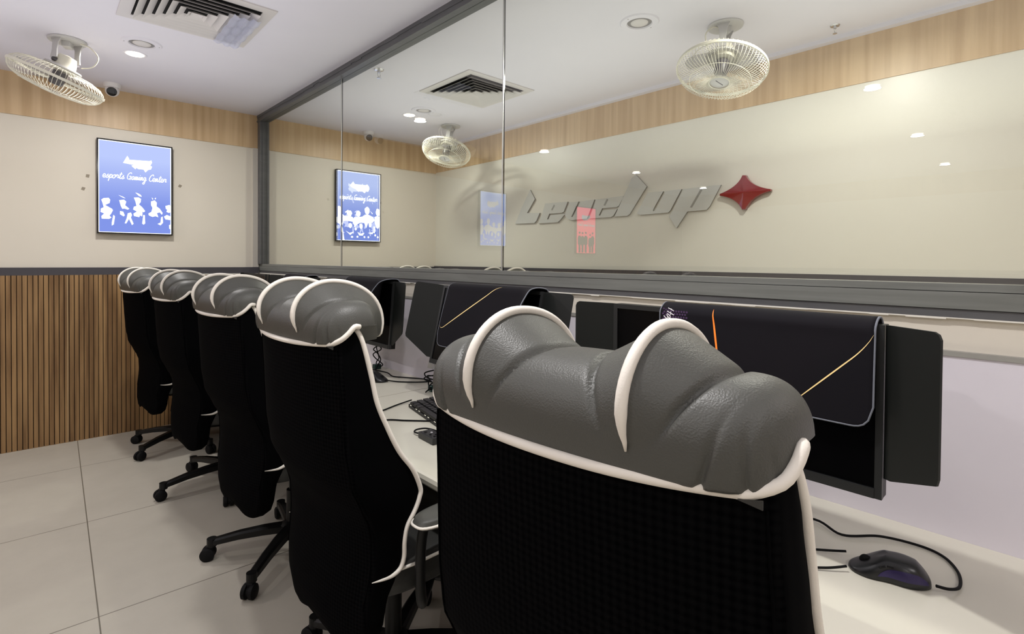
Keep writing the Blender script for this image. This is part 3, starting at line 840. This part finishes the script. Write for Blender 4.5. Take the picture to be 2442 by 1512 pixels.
# inline switch box
ub = empty('switch_box', (1.003, 1.505, ZD), math.radians(-3), 'small black switch box with white buttons and a cable loop near the desk edge', 'switch')
bm = B(); box(bm, -.026, .026, -.05, .05, .001, .022, bev=.003); finish('housing', bm, M_plast2, ub)
for k, (bx, by) in enumerate([(-.008,.03),(.006,.012),(-.008,-.004),(.008,-.014),(-.006,-.028)]):
    bm = B(); cyl(bm, .0042, .0215, .0235, 12, Matrix.Translation((bx,by,0))); finish('button', bm, M_white if k in (1,) else M_plast, ub)
bm = B(); tube(bm, catmull([(-.012,.05,.011),(-.02,.085,.010),(-.0,.105,.010),(.03,.09,.012),(.045,.04,.012),(.045,-.02,.012),(.05,-.08,.008)], 8), .003, 8)
finish('cable_loop', bm, M_rub, ub, smooth=True)

# ------------------------------------------------------------------ ceiling fittings
def downlight(x, y, label, r=.045, warm=True, power=20, col=(1,.98,.955)):
    root = empty('downlight', (x, y, ZC), 0, label, 'downlight', 'round recessed ceiling downlights')
    bm = B(); lathe(bm, [(r,-.001),(r+.012,-.004),(r+.016,-.003),(r+.017,0)], 32); finish('trim_ring', bm, M_ceil, root, smooth=True)
    bm = B(); cyl(bm, r, -.0035, -.001, 32); finish('diffuser', bm, M_lampon if warm else M_lampon2, root)
    l = bpy.data.lights.new('downlight_lamp', 'AREA'); l.shape = 'DISK'; l.size = .10; l.spread = math.radians(172); l.energy = power; l.color = col
    lo = bpy.data.objects.new('downlight_lamp', l); COL.objects.link(lo); lo.location = (x, y, ZC-.02)
    return root
PW = 15
downlight(.445, 3.933, 'glowing warm ceiling downlight beside the round speaker near the left fan', power=PW)
downlight(2.37, 3.93, 'glowing warm downlight beyond the glass, next to the small far speaker', power=PW*.75, col=(1,1,.92))
downlight(2.42, .80, 'ceiling downlight behind the glass, above the right-hand fan', power=PW*1.0, col=(1,.98,.92), warm=False)
downlight(2.42, -1.4, 'ceiling downlight behind the glass, out of view to the right', power=PW*1.1, col=(1,.90,.95), warm=False)
downlight(.50, .80, 'ceiling downlight directly above the camera side of the chairs', power=PW*1.25, col=(1,.98,.97), warm=False)
downlight(.445, -1.6, 'ceiling downlight behind the camera', power=PW*.8, warm=False, col=(1,.95,.95))
for i, xx in enumerate((-1.27, -3.17, -5.2)):
    downlight(xx, 4.0, ['ceiling downlight mirrored in the glass left of the sign', 'ceiling downlight mirrored in the glass above the raised letters', 'farthest left ceiling downlight near the back wall'][i], power=PW*(.8 if i == 0 else .6), warm=False)
    downlight(xx, .91, ['ceiling downlight mirrored in the glass at the right of the oak band', 'ceiling downlight mirrored in the glass on the far right', 'farthest left ceiling downlight level with the camera'][i], power=PW*(.8 if i == 0 else .6), warm=False)
for xx in (-1.3, -3.2): downlight(xx, -1.6, 'ceiling downlight behind the camera to the left' if xx > -2 else 'ceiling downlight in the rear left corner', power=PW*.7, warm=False)

def ceiling_fill(x, y, sx, sy, power, col):  # unseen area lamp facing up, added to brighten the ceilings
    l = bpy.data.lights.new('ceiling_fill_lamp', 'AREA'); l.shape = 'RECTANGLE'; l.size = sx; l.size_y = sy; l.energy = power; l.color = col
    lo = bpy.data.objects.new('ceiling_fill_lamp', l); COL.objects.link(lo); lo.location = (x, y, 1.95); lo.rotation_euler = (PI, 0, 0)
ceiling_fill(-.4, 1.5, 3.0, 5.5, 34, (.93,.95,1))
ceiling_fill(-4.3, 1.5, 3.0, 5.5, 20, (.96,.96,1))
ceiling_fill(2.37, 1.5, 1.5, 5.5, 20, (.96,1,.96))
def speaker(x, y, label, sc=1):
    root = empty('ceiling_speaker', (x, y, ZC), .4, label, 'ceiling speaker', 'round ceiling speakers'); root.scale = (sc,)*3
    bm = B(); lathe(bm, [(.062,-.002),(.066,-.009),(.095,-.007),(.101,0)], 48); finish('rim', bm, M_ceil, root, smooth=True, sharp=35)
    bm = B(); lathe(bm, [(.045,-.0045),(.052,-.0015),(.062,-.0025)], 48); finish('dark_ring', bm, mat('grey_ring', (120,116,112), .4), root, smooth=True)
    bm = B(); lathe(bm, [(0,-.011),(.03,-.010),(.044,-.006),(.046,-.002)], 48); finish('cone', bm, M_vent, root, smooth=True)
    for a in (2.6, 5.7):
        bm = B(); cyl(bm, .003, -.009, -.0075, 8, Matrix.Translation((.084*math.cos(a), .084*math.sin(a), 0))); finish('screw', bm, M_signside, root)
speaker(.452, 3.707, 'round white ceiling speaker beside the glowing downlight on the left')
speaker(2.378, 3.72, 'small round ceiling speaker seen far through the glass')
speaker(2.322, 1.579, 'large round ceiling speaker left of the right-hand fan', 1.0)

def vent(x, y, label, film=False):
    root = empty('air_vent', (x, y, ZC), 0, label, 'air vent', 'square ceiling air diffusers')
    bm = B(); o = .30; i_ = .245
    for (a0, a1, b0, b1) in ((-o,-i_,-o,o),(i_,o,-o,o),(-i_,i_,-o,-i_),(-i_,i_,i_,o)): box(bm, a0, a1, b0, b1, -.006, .0)
    finish('outer_flange', bm, M_vent, root)
    bm = B(); box(bm, -i_, i_, -i_, i_, -.0008, -.0002); finish('dark_throat', bm, M_vdark, root)
    for k in range(6):
        h = .238-k*.0395
        bm = B(); w = .033
        # each ring slopes outward and down: inner top, outer bottom
        def ring(hh, zz): return [(-hh,-hh,zz),(hh,-hh,zz),(hh,hh,zz),(-hh,hh,zz)]
        R = [[bm.verts.new(p) for p in ring(h-w, -.002)], [bm.verts.new(p) for p in ring(h, -.024)], [bm.verts.new(p) for p in ring(h+.0015, -.024)], [bm.verts.new(p) for p in ring(h+.0015-w, -.0015)]]
        for a, b in zip(R, R[1:]+R[:1]):
            for q in range(4): bm.faces.new([a[q], a[(q+1)%4], b[(q+1)%4], b[q]])
        finish('louvre_ring', bm, M_vent, root)
    bm = B(); v = [bm.verts.new(p) for p in [(-.026,-.026,-.018),(.026,-.026,-.018),(.026,.026,-.018),(-.026,.026,-.018),(0,0,-.004)]]
    for a, b in ((0,1),(1,2),(2,3),(3,0)): bm.faces.new([v[a], v[b], v[4]])
    finish('centre_cone', bm, M_vent, root)
    if film:
        bm = B(); rr = random.Random(2)
        def ff(u, v_): 
            return (.13+.125*u, -.19+.44*v_, -.030-.012*abs(math.sin(u*9))-.004*math.sin(v_*23+u*5))
        grid(bm, ff, 20, 24); f_ = finish('plastic_film', bm, M_film, root, smooth=True); f_['label'] = 'crinkled clear plastic film over one side'
    return root
vent(.60, 3.055, 'square louvred air vent on the left ceiling with crinkled plastic film', True)
vent(2.385, 3.02, 'square louvred air vent seen through the glass panes')

def camera_dome(x, y, rz, label):
    root = empty('security_camera', (x, y, ZC), rz, label, 'security camera', 'white turret security cameras')
    bm = B(); lathe(bm, [(0,0),(.052,0),(.052,-.012),(.047,-.030),(.0,-.030)], 32); finish('mount', bm, M_camw, root, smooth=True, sharp=40)
    bm = B(); lathe(bm, [(.043*math.sin(a), -.048-.043*math.cos(a)) for a in [PI*k/16 for k in range(17)]], 32); ball = finish('ball', bm, M_camw, root, smooth=True)
    d = Vector((-.15,-.85,-.45)).normalized(); q = Vector((0,0,1)).rotation_difference(d).to_matrix().to_4x4()
    bm = B(); lathe(bm, [(0,.044),(.020,.0435),(.029,.041),(.031,.036),(.031,.028),(0,.028)], 32, Matrix.Translation((0,0,-.048)) @ q); finish('lens_face', bm, M_blackg, ball, smooth=True, sharp=50)
camera_dome(.40, 4.72, 0, 'white turret security camera above the wall screen at left')
camera_dome(2.39, 4.72, 0, 'white turret security camera in the far room behind the glass')

def sprinkler(x, y, label, s=1):
    root = empty('sprinkler', (x, y, ZC), .5, label, 'sprinkler'); root.scale = (s,)*3
    bm = B(); lathe(bm, [(0,0),(.03,0),(.026,-.006),(.010,-.008),(.009,-.02),(0,-.02)], 24); finish('escutcheon', bm, M_chrome, root, smooth=True, sharp=40)
    bm = B(); tube(bm, catmull([(.008,0,-.018),(.014,0,-.032),(.004,0,-.046),(0,0,-.05)], 4), .002, 6); tube(bm, catmull([(-.008,0,-.018),(-.014,0,-.032),(-.004,0,-.046),(0,0,-.05)], 4), .002, 6); cyl(bm, .013, -.053, -.05, 16)
    finish('sprinkler_head', bm, M_chrome, root, smooth=True, sharp=40)
sprinkler(1.66, 3.135, 'small chrome sprinkler hanging just behind the glass at upper left', 1.1)
sprinkler(3.10, .90, 'tiny sprinkler at the ceiling edge above the oak band at upper right', .8)

# ------------------------------------------------------------------ orbit fans
FANM = {}
def fan_meshes():
    R = .222
    prof_f = [(.050,.080),(.090,.078),(.130,.073),(.168,.063),(.196,.048),(.213,.028),(.220,.010),(.221,0)]
    prof_r = [(.060,-.062),(.10,-.060),(.15,-.053),(.19,-.040),(.212,-.020),(.221,0)]
    for nm, prof, n in (('front_guard', prof_f, 72), ('rear_guard', prof_r, 60)):
        bm = B()
        for k in range(n):
            a = 2*PI*k/n; tw = .14 if nm == 'front_guard' else .0
            P = [(r*math.cos(a+tw*(r/R)), r*math.sin(a+tw*(r/R)), z) for r, z in prof]
            tube(bm, P, .0013, 4, cap=False)
        rad = (.150, .069) if nm == 'front_guard' else (.15, -.053)
        tube(bm, [(rad[0]*math.cos(t*PI/24), rad[0]*math.sin(t*PI/24), rad[1]) for t in range(48)], .0018, 5, closed=True)
        z0 = .080 if nm == 'front_guard' else -.062; r0 = .050 if nm == 'front_guard' else .06
        tube(bm, [(r0*math.cos(t*PI/24), r0*math.sin(t*PI/24), z0) for t in range(48)], .003, 6, closed=True)
        FANM[nm] = (bm, M_fanw)
    bm = B(); lathe(bm, [(.219,-.007),(.225,-.007),(.225,.007),(.219,.007),(.219,-.007)], 72); FANM['guard_ring'] = (bm, M_fanw)
    bm = B(); lathe(bm, [(.0,.079),(.044,.078),(.050,.073),(.050,.070),(0,.070)], 40); FANM['centre_cap'] = (bm, M_fang)
    bm = B(); box(bm, -.026, .026, -.002, .002, .078, .0797); FANM['cap_badge'] = (bm, M_fandark)
    bm = B(); lathe(bm, [(0,.034),(.028,.032),(.034,.02),(.034,-.045),(0,-.045)], 32); FANM['blade_hub'] = (bm, M_fandark)
    for k in range(3):
        bm = B(); a0 = 2*PI*k/3
        def bf(u, v):
            r = .03+.155*u; spread = (.35+.55*math.sin(min(1, u*1.15)*PI/2))*(1 if u < .9 else 1-(u-.9)*4)
            a = a0+(v-.5)*2*spread*.9+.25*u
            return (r*math.cos(a), r*math.sin(a), (v-.5)*-.05*(.5+.5*u))
        grid(bm, bf, 14, 14); FANM['blade%d' % k] = (bm, M_blade)
    bm = B(); lathe(bm, [(0,-.050),(.060,-.052),(.066,-.062),(.066,-.072),(.058,-.080),(.050,-.115),(.040,-.140),(.0,-.148)], 36); FANM['motor_housing'] = (bm, M_fanw)
    bm = B(); lathe(bm, [(.0,-.064),(.085,-.066),(.088,-.072),(.083,-.078),(.0,-.080)], 40); FANM['motor_flange'] = (bm, M_fang)
    for k, (b, m) in list(FANM.items()):
        bmesh.ops.recalc_face_normals(b, faces=b.faces); me = bpy.data.meshes.new(k.rstrip('012')); b.to_mesh(me); b.free(); me.materials.append(m)
        for p in me.polygons: p.use_smooth = True
        me.set_sharp_from_angle(angle=math.radians(42)); FANM[k] = me
fan_meshes()
def make_fan(loc, n, c, spin, rz, label):
    root = empty('ceiling_fan', (loc[0], loc[1], ZC), 0, label, 'fan', 'caged orbit fans on the ceiling')
    n = Vector(n).normalized(); q = Vector((0,0,1)).rotation_difference(n)
    Mh = Matrix.Translation(c) @ q.to_matrix().to_4x4() @ Matrix.Rotation(spin, 4, 'Z')
    for k, me in FANM.items():
        if k == 'cap_badge': continue
        o = bpy.data.objects.new(k.rstrip('012'), me); COL.objects.link(o); o.parent = root; o.matrix_local = Mh
        if k == 'centre_cap':
            b = bpy.data.objects.new('cap_badge', FANM['cap_badge']); COL.objects.link(b); b.parent = o
    # plate and bracket
    bm = B(); lathe(bm, [(0,0),(.088,0),(.090,-.004),(.086,-.012),(.0,-.014)], 40); finish('ceiling_plate', bm, M_fang, root, smooth=True, sharp=40)
    piv = Vector(c)-n*.105
    M = Matrix.Rotation(rz, 4, 'Z')
    for s in (-1, 1):
        bm = B()
        a = Vector((s*.062, 0, -.010)); b_ = Vector((s*.064, 0, piv.z+.01))
        R = []
        for t, w in ((0,.034),(.25,.02),(.6,.017),(1,.022)):
            p = a.lerp(b_, t); p.x += piv.x*0
            ring = []
            for dx, dy in ((-.003,-w),(.003,-w),(.003,w),(-.003,w)):
                v_ = M @ Vector((p.x+dx, p.y+dy, p.z)); v_ += Vector((piv.x*t, piv.y*t, 0)); ring.append(bm.verts.new(v_))
            R.append(ring)
        for x_, y_ in zip(R, R[1:]):
            for i in range(4): bm.faces.new([x_[i], x_[(i+1)%4], y_[(i+1)%4], y_[i]])
        bm.faces.new(R[0]); bm.faces.new(R[-1])
        br = finish('bracket_arm', bm, M_fang, root)
    bm = B(); e1 = M @ Vector((-.07,0,0)); e2 = M @ Vector((.07,0,0)); tube(bm, [piv+e1, piv+e2], .011, 12); finish('pivot_pin', bm, M_fandark, root, smooth=True)
    bm = B(); box(bm, -.03, .03, -.02, .02, -.045, -.012, bev=.004); finish('junction_box', bm, M_fang, root, rot=(0,0,rz+.6))
    return root, piv
f1, p1 = make_fan((.131, 3.957), (-.36,.20,-1), (-.045,-.02,-.240), .3, .65, 'caged white fan at upper left, tilted to the lower right')
bm = B(); tube(bm, catmull([(.055,-.02,-.012),(.10,-.04,-.03),(.135,-.06,-.085),(.11,-.05,-.14),(.06,-.03,-.155)], 8), .0035, 8); finish('power_cord', bm, M_fanw, f1, smooth=True)
f2, p2 = make_fan((2.84, 3.98), (-.36,-.17,-.92), (-.075,-.04,-.255), .2, .75, 'small caged fan farthest away, in the corner of the room behind the glass')
bm = B(); tube(bm, catmull([(0,-.03,-.012),(-.05,-.05,-.04),(-.06,-.06,-.10),(-.05,-.05,-.15)], 8), .0035, 8); finish('power_cord', bm, M_fanw, f2, smooth=True)
f3, p3 = make_fan((2.682, 1.291), (-.336,-.03,-1), (-.06,-.01,-.25), .45, .30, 'large caged white fan behind the glass, above the red star sign')
bm = B(); tube(bm, catmull([(-.01,.02,-.012),(-.08,.03,-.025),(-.115,.05,-.07),(-.09,.04,-.15),(-.05,.02,-.17)], 8), .0035, 8); finish('power_cord', bm, M_fanw, f3, smooth=True)

# ------------------------------------------------------------------ wall screens
def make_screen(x0, x1, z0, z1, m_panel, label, figs, m_fig, logo, centres, text_m=None):
    xc, zc = (x0+x1)/2, (z0+z1)/2; w, h = (x1-x0)/2, (z1-z0)/2
    root = empty('wall_screen', (xc, YB, zc), 0, label, 'screen', 'portrait display screens on the wall')
    bm = B(); t = .009; D0, D1 = -.040, -.002
    box(bm, -w, -w+t, D0, D1, -h, h); box(bm, w-t, w, D0, D1, -h, h); box(bm, -w+t, w-t, D0, D1, h-t, h); box(bm, -w+t, w-t, D0, D1, -h, -h+t)
    finish('screen_frame', bm, M_blackg, root)
    bm = B(); box(bm, -w+t, w-t, -.034, -.004, -h+t, h-t); finish('display_panel', bm, m_panel, root)
    bm = B(); e = .004; Y = -.0345
    for (a0,a1,b0,b1) in ((-w+t,-w+t+e,-h+t,h-t),(w-t-e,w-t,-h+t,h-t),(-w+t,w-t,h-t-e,h-t),(-w+t,w-t,-h+t,-h+t+e)): box(bm, a0,a1,Y-.0003,Y,b0,b1)
    finish('bright_border', bm, M_glow if m_panel is M_scr else m_fig, root)
    def fn(a, b, d): return ((a-.5)*2*w, Y-.0005-d, (.5-b)*2*h)
    cs = centres; groups_ = [[] for _ in cs]
    for p in figs:
        mx_ = sum(a for a, b in p)/len(p); groups_[min(range(len(cs)), key=lambda i: abs(cs[i]-mx_))].append(p)
    for g_ in groups_:
        bm = B()
        for p in g_: prism(bm, p, fn, 0, .0006)
        finish('printed_player', bm, m_fig, root)
    bm = B()
    for p in logo: prism(bm, p, fn, .0002, .0010)
    finish('logo_mark', bm, text_m or M_glow, root)
    bm = B(); T = 'esports Gaming Center'; W = width(T); s = .84/W
    script(bm, T, lambda a, b: Vector(fn(.07+a*s, .408-b*s*1.0*w/h, .001)), .0023 if m_panel is M_scr else .0022)
    finish('lettering', bm, text_m or M_glow, root)
    return root
def el(cx, cy, rx, ry, n=14, wob=.12, seed=0):
    rr = random.Random(seed); return [(cx+rx*(1+rr.uniform(-wob, wob))*math.cos(2*PI*k/n), cy+ry*(1+rr.uniform(-wob, wob))*math.sin(2*PI*k/n)) for k in range(n)]
# first screen: five seated players
LOGO1 = [[(.33,.235),(.385,.155),(.41,.185),(.405,.195),(.68,.185),(.705,.175),(.715,.20),(.69,.235),(.715,.245),(.70,.275),(.66,.285),(.625,.315),(.60,.285),(.53,.285),(.505,.275),(.49,.29),(.45,.265),(.44,.255),(.47,.250),(.46,.245)]]
F1 = [
 [(.055,.645),(.085,.628),(.145,.622),(.165,.64),(.158,.675),(.125,.69),(.10,.70),(.185,.735),(.20,.75),(.175,.79),(.155,.81),(.18,.83),(.15,.845),(.06,.845),(.055,.82),(.09,.79),(.045,.775),(.05,.74),(.085,.725),(.07,.68)],
 [(.205,.80),(.225,.815),(.21,.90),(.185,.915),(.185,.88)],
 [(.28,.64),(.34,.63),(.37,.65),(.355,.69),(.41,.725),(.39,.735),(.345,.725),(.32,.73),(.30,.70)],
 [(.29,.755),(.33,.76),(.35,.80),(.335,.81),(.29,.79)],
 [(.39,.775),(.43,.765),(.445,.79),(.43,.82),(.465,.885),(.445,.90),(.405,.835),(.37,.885),(.35,.885),(.375,.83)],
 [(.47,.60),(.53,.595),(.565,.61),(.56,.645),(.535,.67),(.58,.70),(.62,.74),(.60,.755),(.585,.745),(.58,.80),(.55,.79),(.54,.81),(.47,.80),(.465,.775),(.51,.75),(.46,.73),(.47,.70),(.505,.69),(.49,.64)],
 [(.595,.785),(.615,.785),(.62,.875),(.60,.89),(.58,.88)],
 [(.49,.545),(.52,.55),(.56,.565),(.575,.585),(.54,.58)],
 [(.70,.63),(.75,.615),(.78,.64),(.775,.68),(.82,.705),(.86,.75),(.85,.77),(.82,.745),(.78,.755),(.80,.80),(.76,.79),(.72,.80),(.67,.785),(.665,.765),(.705,.745),(.72,.70),(.70,.67)],
 [(.71,.585),(.73,.60),(.72,.61)],[(.75,.59),(.77,.585),(.76,.605)],
 [(.84,.80),(.86,.79),(.865,.86),(.83,.89),(.79,.875),(.83,.86)],
 [(.90,.67),(.955,.655),(.985,.68),(.985,.73),(.95,.745),(.915,.735),(.925,.71),(.905,.70)],
 [(.88,.79),(.92,.77),(.97,.785),(.965,.825),(.90,.82)],
 [(.95,.885),(.985,.87),(.985,.93),(.955,.925)],
 [(.27,.585),(.33,.60),(.36,.615),(.33,.61)]]
make_screen(.32, .788, 1.50, 2.195, M_scr, 'blue lit portrait screen on the left wall, outside the glass', F1, M_glow, LOGO1, (.11,.36,.54,.74,.93))
# second screen: standing team
LOGO2 = [[(.29,.21),(.36,.15),(.395,.185),(.64,.185),(.68,.17),(.72,.20),(.73,.235),(.70,.275),(.65,.275),(.62,.30),(.57,.28),(.47,.285),(.42,.255),(.33,.235)]]
F2 = [el(.055,.56,.055,.05,seed=1), [(.0,.60),(.10,.60),(.16,.64),(.13,.80),(.17,.97),(.19,.995),(.12,.995),(.10,.80),(.06,.76),(.01,.74)],
 el(.28,.605,.055,.045,seed=2), [(.12,.64),(.24,.645),(.34,.65),(.42,.70),(.40,.78),(.35,.72),(.20,.71),(.14,.72)], el(.48,.60,.05,.045,seed=3), [(.38,.655),(.46,.65),(.60,.635),(.66,.66),(.62,.73),(.57,.72),(.50,.735),(.44,.76),(.40,.80),(.38,.74)],
 el(.68,.55,.06,.055,seed=4), [(.58,.63),(.68,.60),(.80,.63),(.86,.68),(.80,.72),(.70,.73),(.66,.80),(.62,.74)], el(.93,.56,.05,.055,seed=5), [(.86,.63),(.93,.61),(.985,.64),(.985,.75),(.94,.80),(.90,.79),(.86,.72)],
 el(.30,.775,.04,.035,seed=6), el(.54,.775,.04,.04,seed=7), el(.75,.74,.035,.05,seed=8), [(.20,.85),(.28,.88),(.38,.86),(.30,.91)], [(.46,.86),(.52,.885),(.62,.87),(.58,.91),(.50,.91)], [(.70,.87),(.78,.86),(.84,.85),(.80,.885)],
 [(.83,.77),(.87,.775),(.86,.87),(.83,.86)], el(.34,.935,.025,.014,seed=9), el(.46,.93,.02,.014,seed=10), el(.62,.93,.02,.014,seed=11), el(.71,.93,.02,.014,seed=12), el(.87,.90,.02,.016,seed=13), el(.93,.925,.02,.014,seed=14), el(.42,.82,.025,.02,seed=15),
 [(.18,.59),(.25,.555),(.26,.565),(.20,.60)], [(.75,.55),(.81,.585),(.80,.595)]]
make_screen(2.128, 2.596, 1.50, 2.195, M_scr, 'blue lit portrait screen seen through the glass panes', F2, M_glow, LOGO2, (.06,.28,.48,.70,.93))
# third screen (seen mirrored in the glass): red with dark figures
F3 = []
for i, (cx, cy) in enumerate([(.17,.55),(.30,.59),(.52,.55),(.68,.56),(.83,.555)]):
    F3 += [el(cx, cy, .045, .022, seed=20+i), [(cx-.09,cy+.10),(cx-.03,cy+.06),(cx+.04,cy+.06),(cx+.09,cy+.11),(cx+.085,cy+.24),(cx+.05,cy+.26),(cx+.05,.97),(cx-.05,.97),(cx-.05,cy+.26),(cx-.085,cy+.23)]]
make_screen(-1.505, -1.055, 1.50, 2.18, M_scr_b2, 'blue lit portrait screen seen only as a faint reflection left of the raised letters', F2, M_glow, LOGO2, (.06,.28,.48,.70,.93))
make_screen(-3.41, -2.93, 1.434, 2.138, M_scr_red, 'red lit portrait screen, seen only as a reflection under the raised letters', F3, M_inkd, LOGO2, (.17,.30,.52,.68,.83))
# tape scraps beside the first screen
for i, (sx, sz, lb) in enumerate([(.27, 1.915, 'upper grey tape scrap stuck on the wall left of the blue screen'), (.245, 1.82, 'lower grey tape scrap stuck on the wall left of the blue screen'), (.845, 1.90, 'tiny grey tape scrap on the wall right of the blue screen')]):
    bm = B(); prism(bm, [(-.011,-.010),(.008,-.012),(.012,.010),(-.008,.011)], lambda a, b, d: (a, d, b), -.0012, 0)
    tag(finish('tape_scrap', bm, M_scrap, None, loc=(sx, YB, sz), rot=(0,.2*i,0)), lb, 'tape', 'grey tape scraps on the wall')

# ------------------------------------------------------------------ raised wall sign
def sg(x, y):   # sign drawing units -> wall y,z (a plain affine layout measured on the wall)
    return x, y
SIGN = {
 'L': [[(232,185),(272,262),(207,378),(312,377),(286,440),(268,461),(108,468),(165,330)]],
 'e': [[(358,298),(545,284),(512,368),(498,376),(392,384),(374,430),(386,431),(402,396),(522,385),(488,430),(462,455),(300,465),(330,395)]],
 'v': [[(560,290),(636,282),(575,410),(588,411),(652,281),(768,266),(716,400),(705,425),(575,438),(540,424),(520,392)]],
 'e2': [[(780,266),(1015,235),(970,318),(955,328),(832,340),(804,398),(818,399),(838,356),(958,345),(925,400),(905,412),(725,424),(745,370)]],
 'l': [[(1078,90),(1112,60),(1202,158),(1060,388),(1040,402),(935,408)]],
 'u': [[(1212,208),(1340,198),(1258,345),(1254,362),(1268,362),(1358,196),(1492,180),(1400,355),(1380,375),(1148,394),(1120,384)]],
 'p': [[(1506,180),(1820,144),(1728,320),(1700,352),(1540,366),(1450,503),(1390,410)]]}
HOLES = {'e': [(432,306),(440,318),(418,358),(408,352)], 'e2': [(872,258),(884,268),(858,318),(844,314)], 'p': [(1652,176),(1668,184),(1580,334),(1562,332)]}
# wall plane mapping (least-squares of the drawing on the wall): computed from perspective of the drawing
def wallmap(u, v):
    u = 1200+u/3.4886; v = 400+v/3.4886
    F, CX, CY = 1242., 1221., 640.
    a = (u-CX)/F; b = -(v-CY)/F
    dx = .739*a+.004*b+.673; dy = -.673*a+.016*b+.739; dz = .008*a+1.0*b-.014
    t = XR/dx; return (t*dy, 1.32+t*dz)
sign = empty('wall_sign', (XR, 2.6, 1.75), 0, 'raised silver-white letters spelling Levelup on the far cream wall', 'sign')
for k, polys in SIGN.items():
    bm = B()
    for p in polys:
        q = [wallmap(*c) for c in p]
        pts = [(y-2.6, z-1.75) for y, z in q]
        n = len(pts); A = [bm.verts.new((-.014, a, b)) for a, b in pts]; Bv = [bm.verts.new((-.001, a, b)) for a, b in pts]
        f1_ = bm.faces.new(A); f2_ = bm.faces.new(Bv[::-1])
        for i in range(n):
            f = bm.faces.new([A[i], A[(i+1)%n], Bv[(i+1)%n], Bv[i]]); f.material_index = 1
        f1_.normal_update(); f2_.normal_update(); bmesh.ops.triangulate(bm, faces=[f1_, f2_], ngon_method='EAR_CLIP')
    L_ = finish('letter', bm, [M_sign, M_signside], sign)
    if k in HOLES:
        q = [wallmap(*c) for c in HOLES[k]]
        bm = B(); prism(bm, [(y-2.6, z-1.75) for y, z in q], lambda a, b, d: (d, a, b), -.0146, -.0141); finish('slot', bm, M_signside, L_)
star = []
P4 = [((2008,67),(2035,67)), ((2240,182),(2240,197)), ((2030,352),(2004,352)), ((1818,237),(1818,222))]
CT = [(2070,158), (2082,240), (1962,256), (1968,165)]
ST = []
for i in range(4):
    a, b = P4[i]; nx_ = P4[(i+1) % 4][0]; c = CT[i]
    ST.append(a)
    for t in [k/10 for k in range(10)]:
        ST.append(((1-t)**2*b[0]+2*t*(1-t)*c[0]+t*t*nx_[0], (1-t)**2*b[1]+2*t*(1-t)*c[1]+t*t*nx_[1]))
q = [wallmap(*c) for c in ST]; cy_ = sum(a for a, b in q)/len(q); cz_ = sum(b for a, b in q)/len(q)
bm = B()
pts = [(a-cy_, b-cz_) for a, b in q]; n = len(pts)
A = [bm.verts.new((-.034, a*.97, b*.97)) for a, b in pts]; A2 = [bm.verts.new((-.030, a, b)) for a, b in pts]; Bv = [bm.verts.new((-.004, a, b)) for a, b in pts]
cc = bm.verts.new((-.042, 0, 0))
for i in range(n):
    j = (i+1) % n; bm.faces.new([A[i], A[j], cc]); bm.faces.new([A[i], A2[i], A2[j], A[j]]); bm.faces.new([A2[i], Bv[i], Bv[j], A2[j]])
tag(finish('star_emblem', bm, M_red, None, loc=(XR, cy_, cz_)), 'glossy dark red four-pointed star mounted right of the raised letters', 'sign')

# ------------------------------------------------------------------ camera, world, render look
Fpx, CXp, CYp = 1242., 1221., 640.
Rm = Matrix(((0.739, 0.004, 0.673), (-0.673, 0.016, 0.739), (0.008, 1.0, -0.014)))
cx_ = Rm.col[0].normalized(); fz = Rm.col[2].normalized(); up = fz.cross(cx_) * -1
up = cx_.cross(fz).normalized(); cx_ = fz.cross(up).normalized()
cam_d = bpy.data.cameras.new('camera'); cam = bpy.data.objects.new('camera', cam_d); COL.objects.link(cam)
Mc = Matrix((cx_, up, -fz)).transposed().to_4x4(); Mc.translation = Vector((0, 0, 1.32))
cam.matrix_world = Mc
cam_d.sensor_fit = 'HORIZONTAL'; cam_d.sensor_width = 36; cam_d.lens = Fpx/2442*36
cam_d.shift_y = -(756-CYp)/2442; cam_d.clip_start = .02
bpy.context.scene.camera = cam
w = bpy.data.worlds.new('world'); bpy.context.scene.world = w; w.use_nodes = True
w.node_tree.nodes['Background'].inputs[0].default_value = (.8,.82,.9,1); w.node_tree.nodes['Background'].inputs[1].default_value = .3
sc = bpy.context.scene
sc.view_settings.view_transform = 'Standard'; sc.view_settings.look = 'None'; sc.view_settings.exposure = 0; sc.view_settings.gamma = 1
sc.cycles.max_bounces = 10; sc.cycles.diffuse_bounces = 5; sc.cycles.transparent_max_bounces = 24; sc.cycles.glossy_bounces = 4
sc.cycles.sample_clamp_indirect = 4; sc.cycles.caustics_reflective = False; sc.cycles.caustics_refractive = False
try:
    sc.cycles.use_denoising = True
except Exception: pass
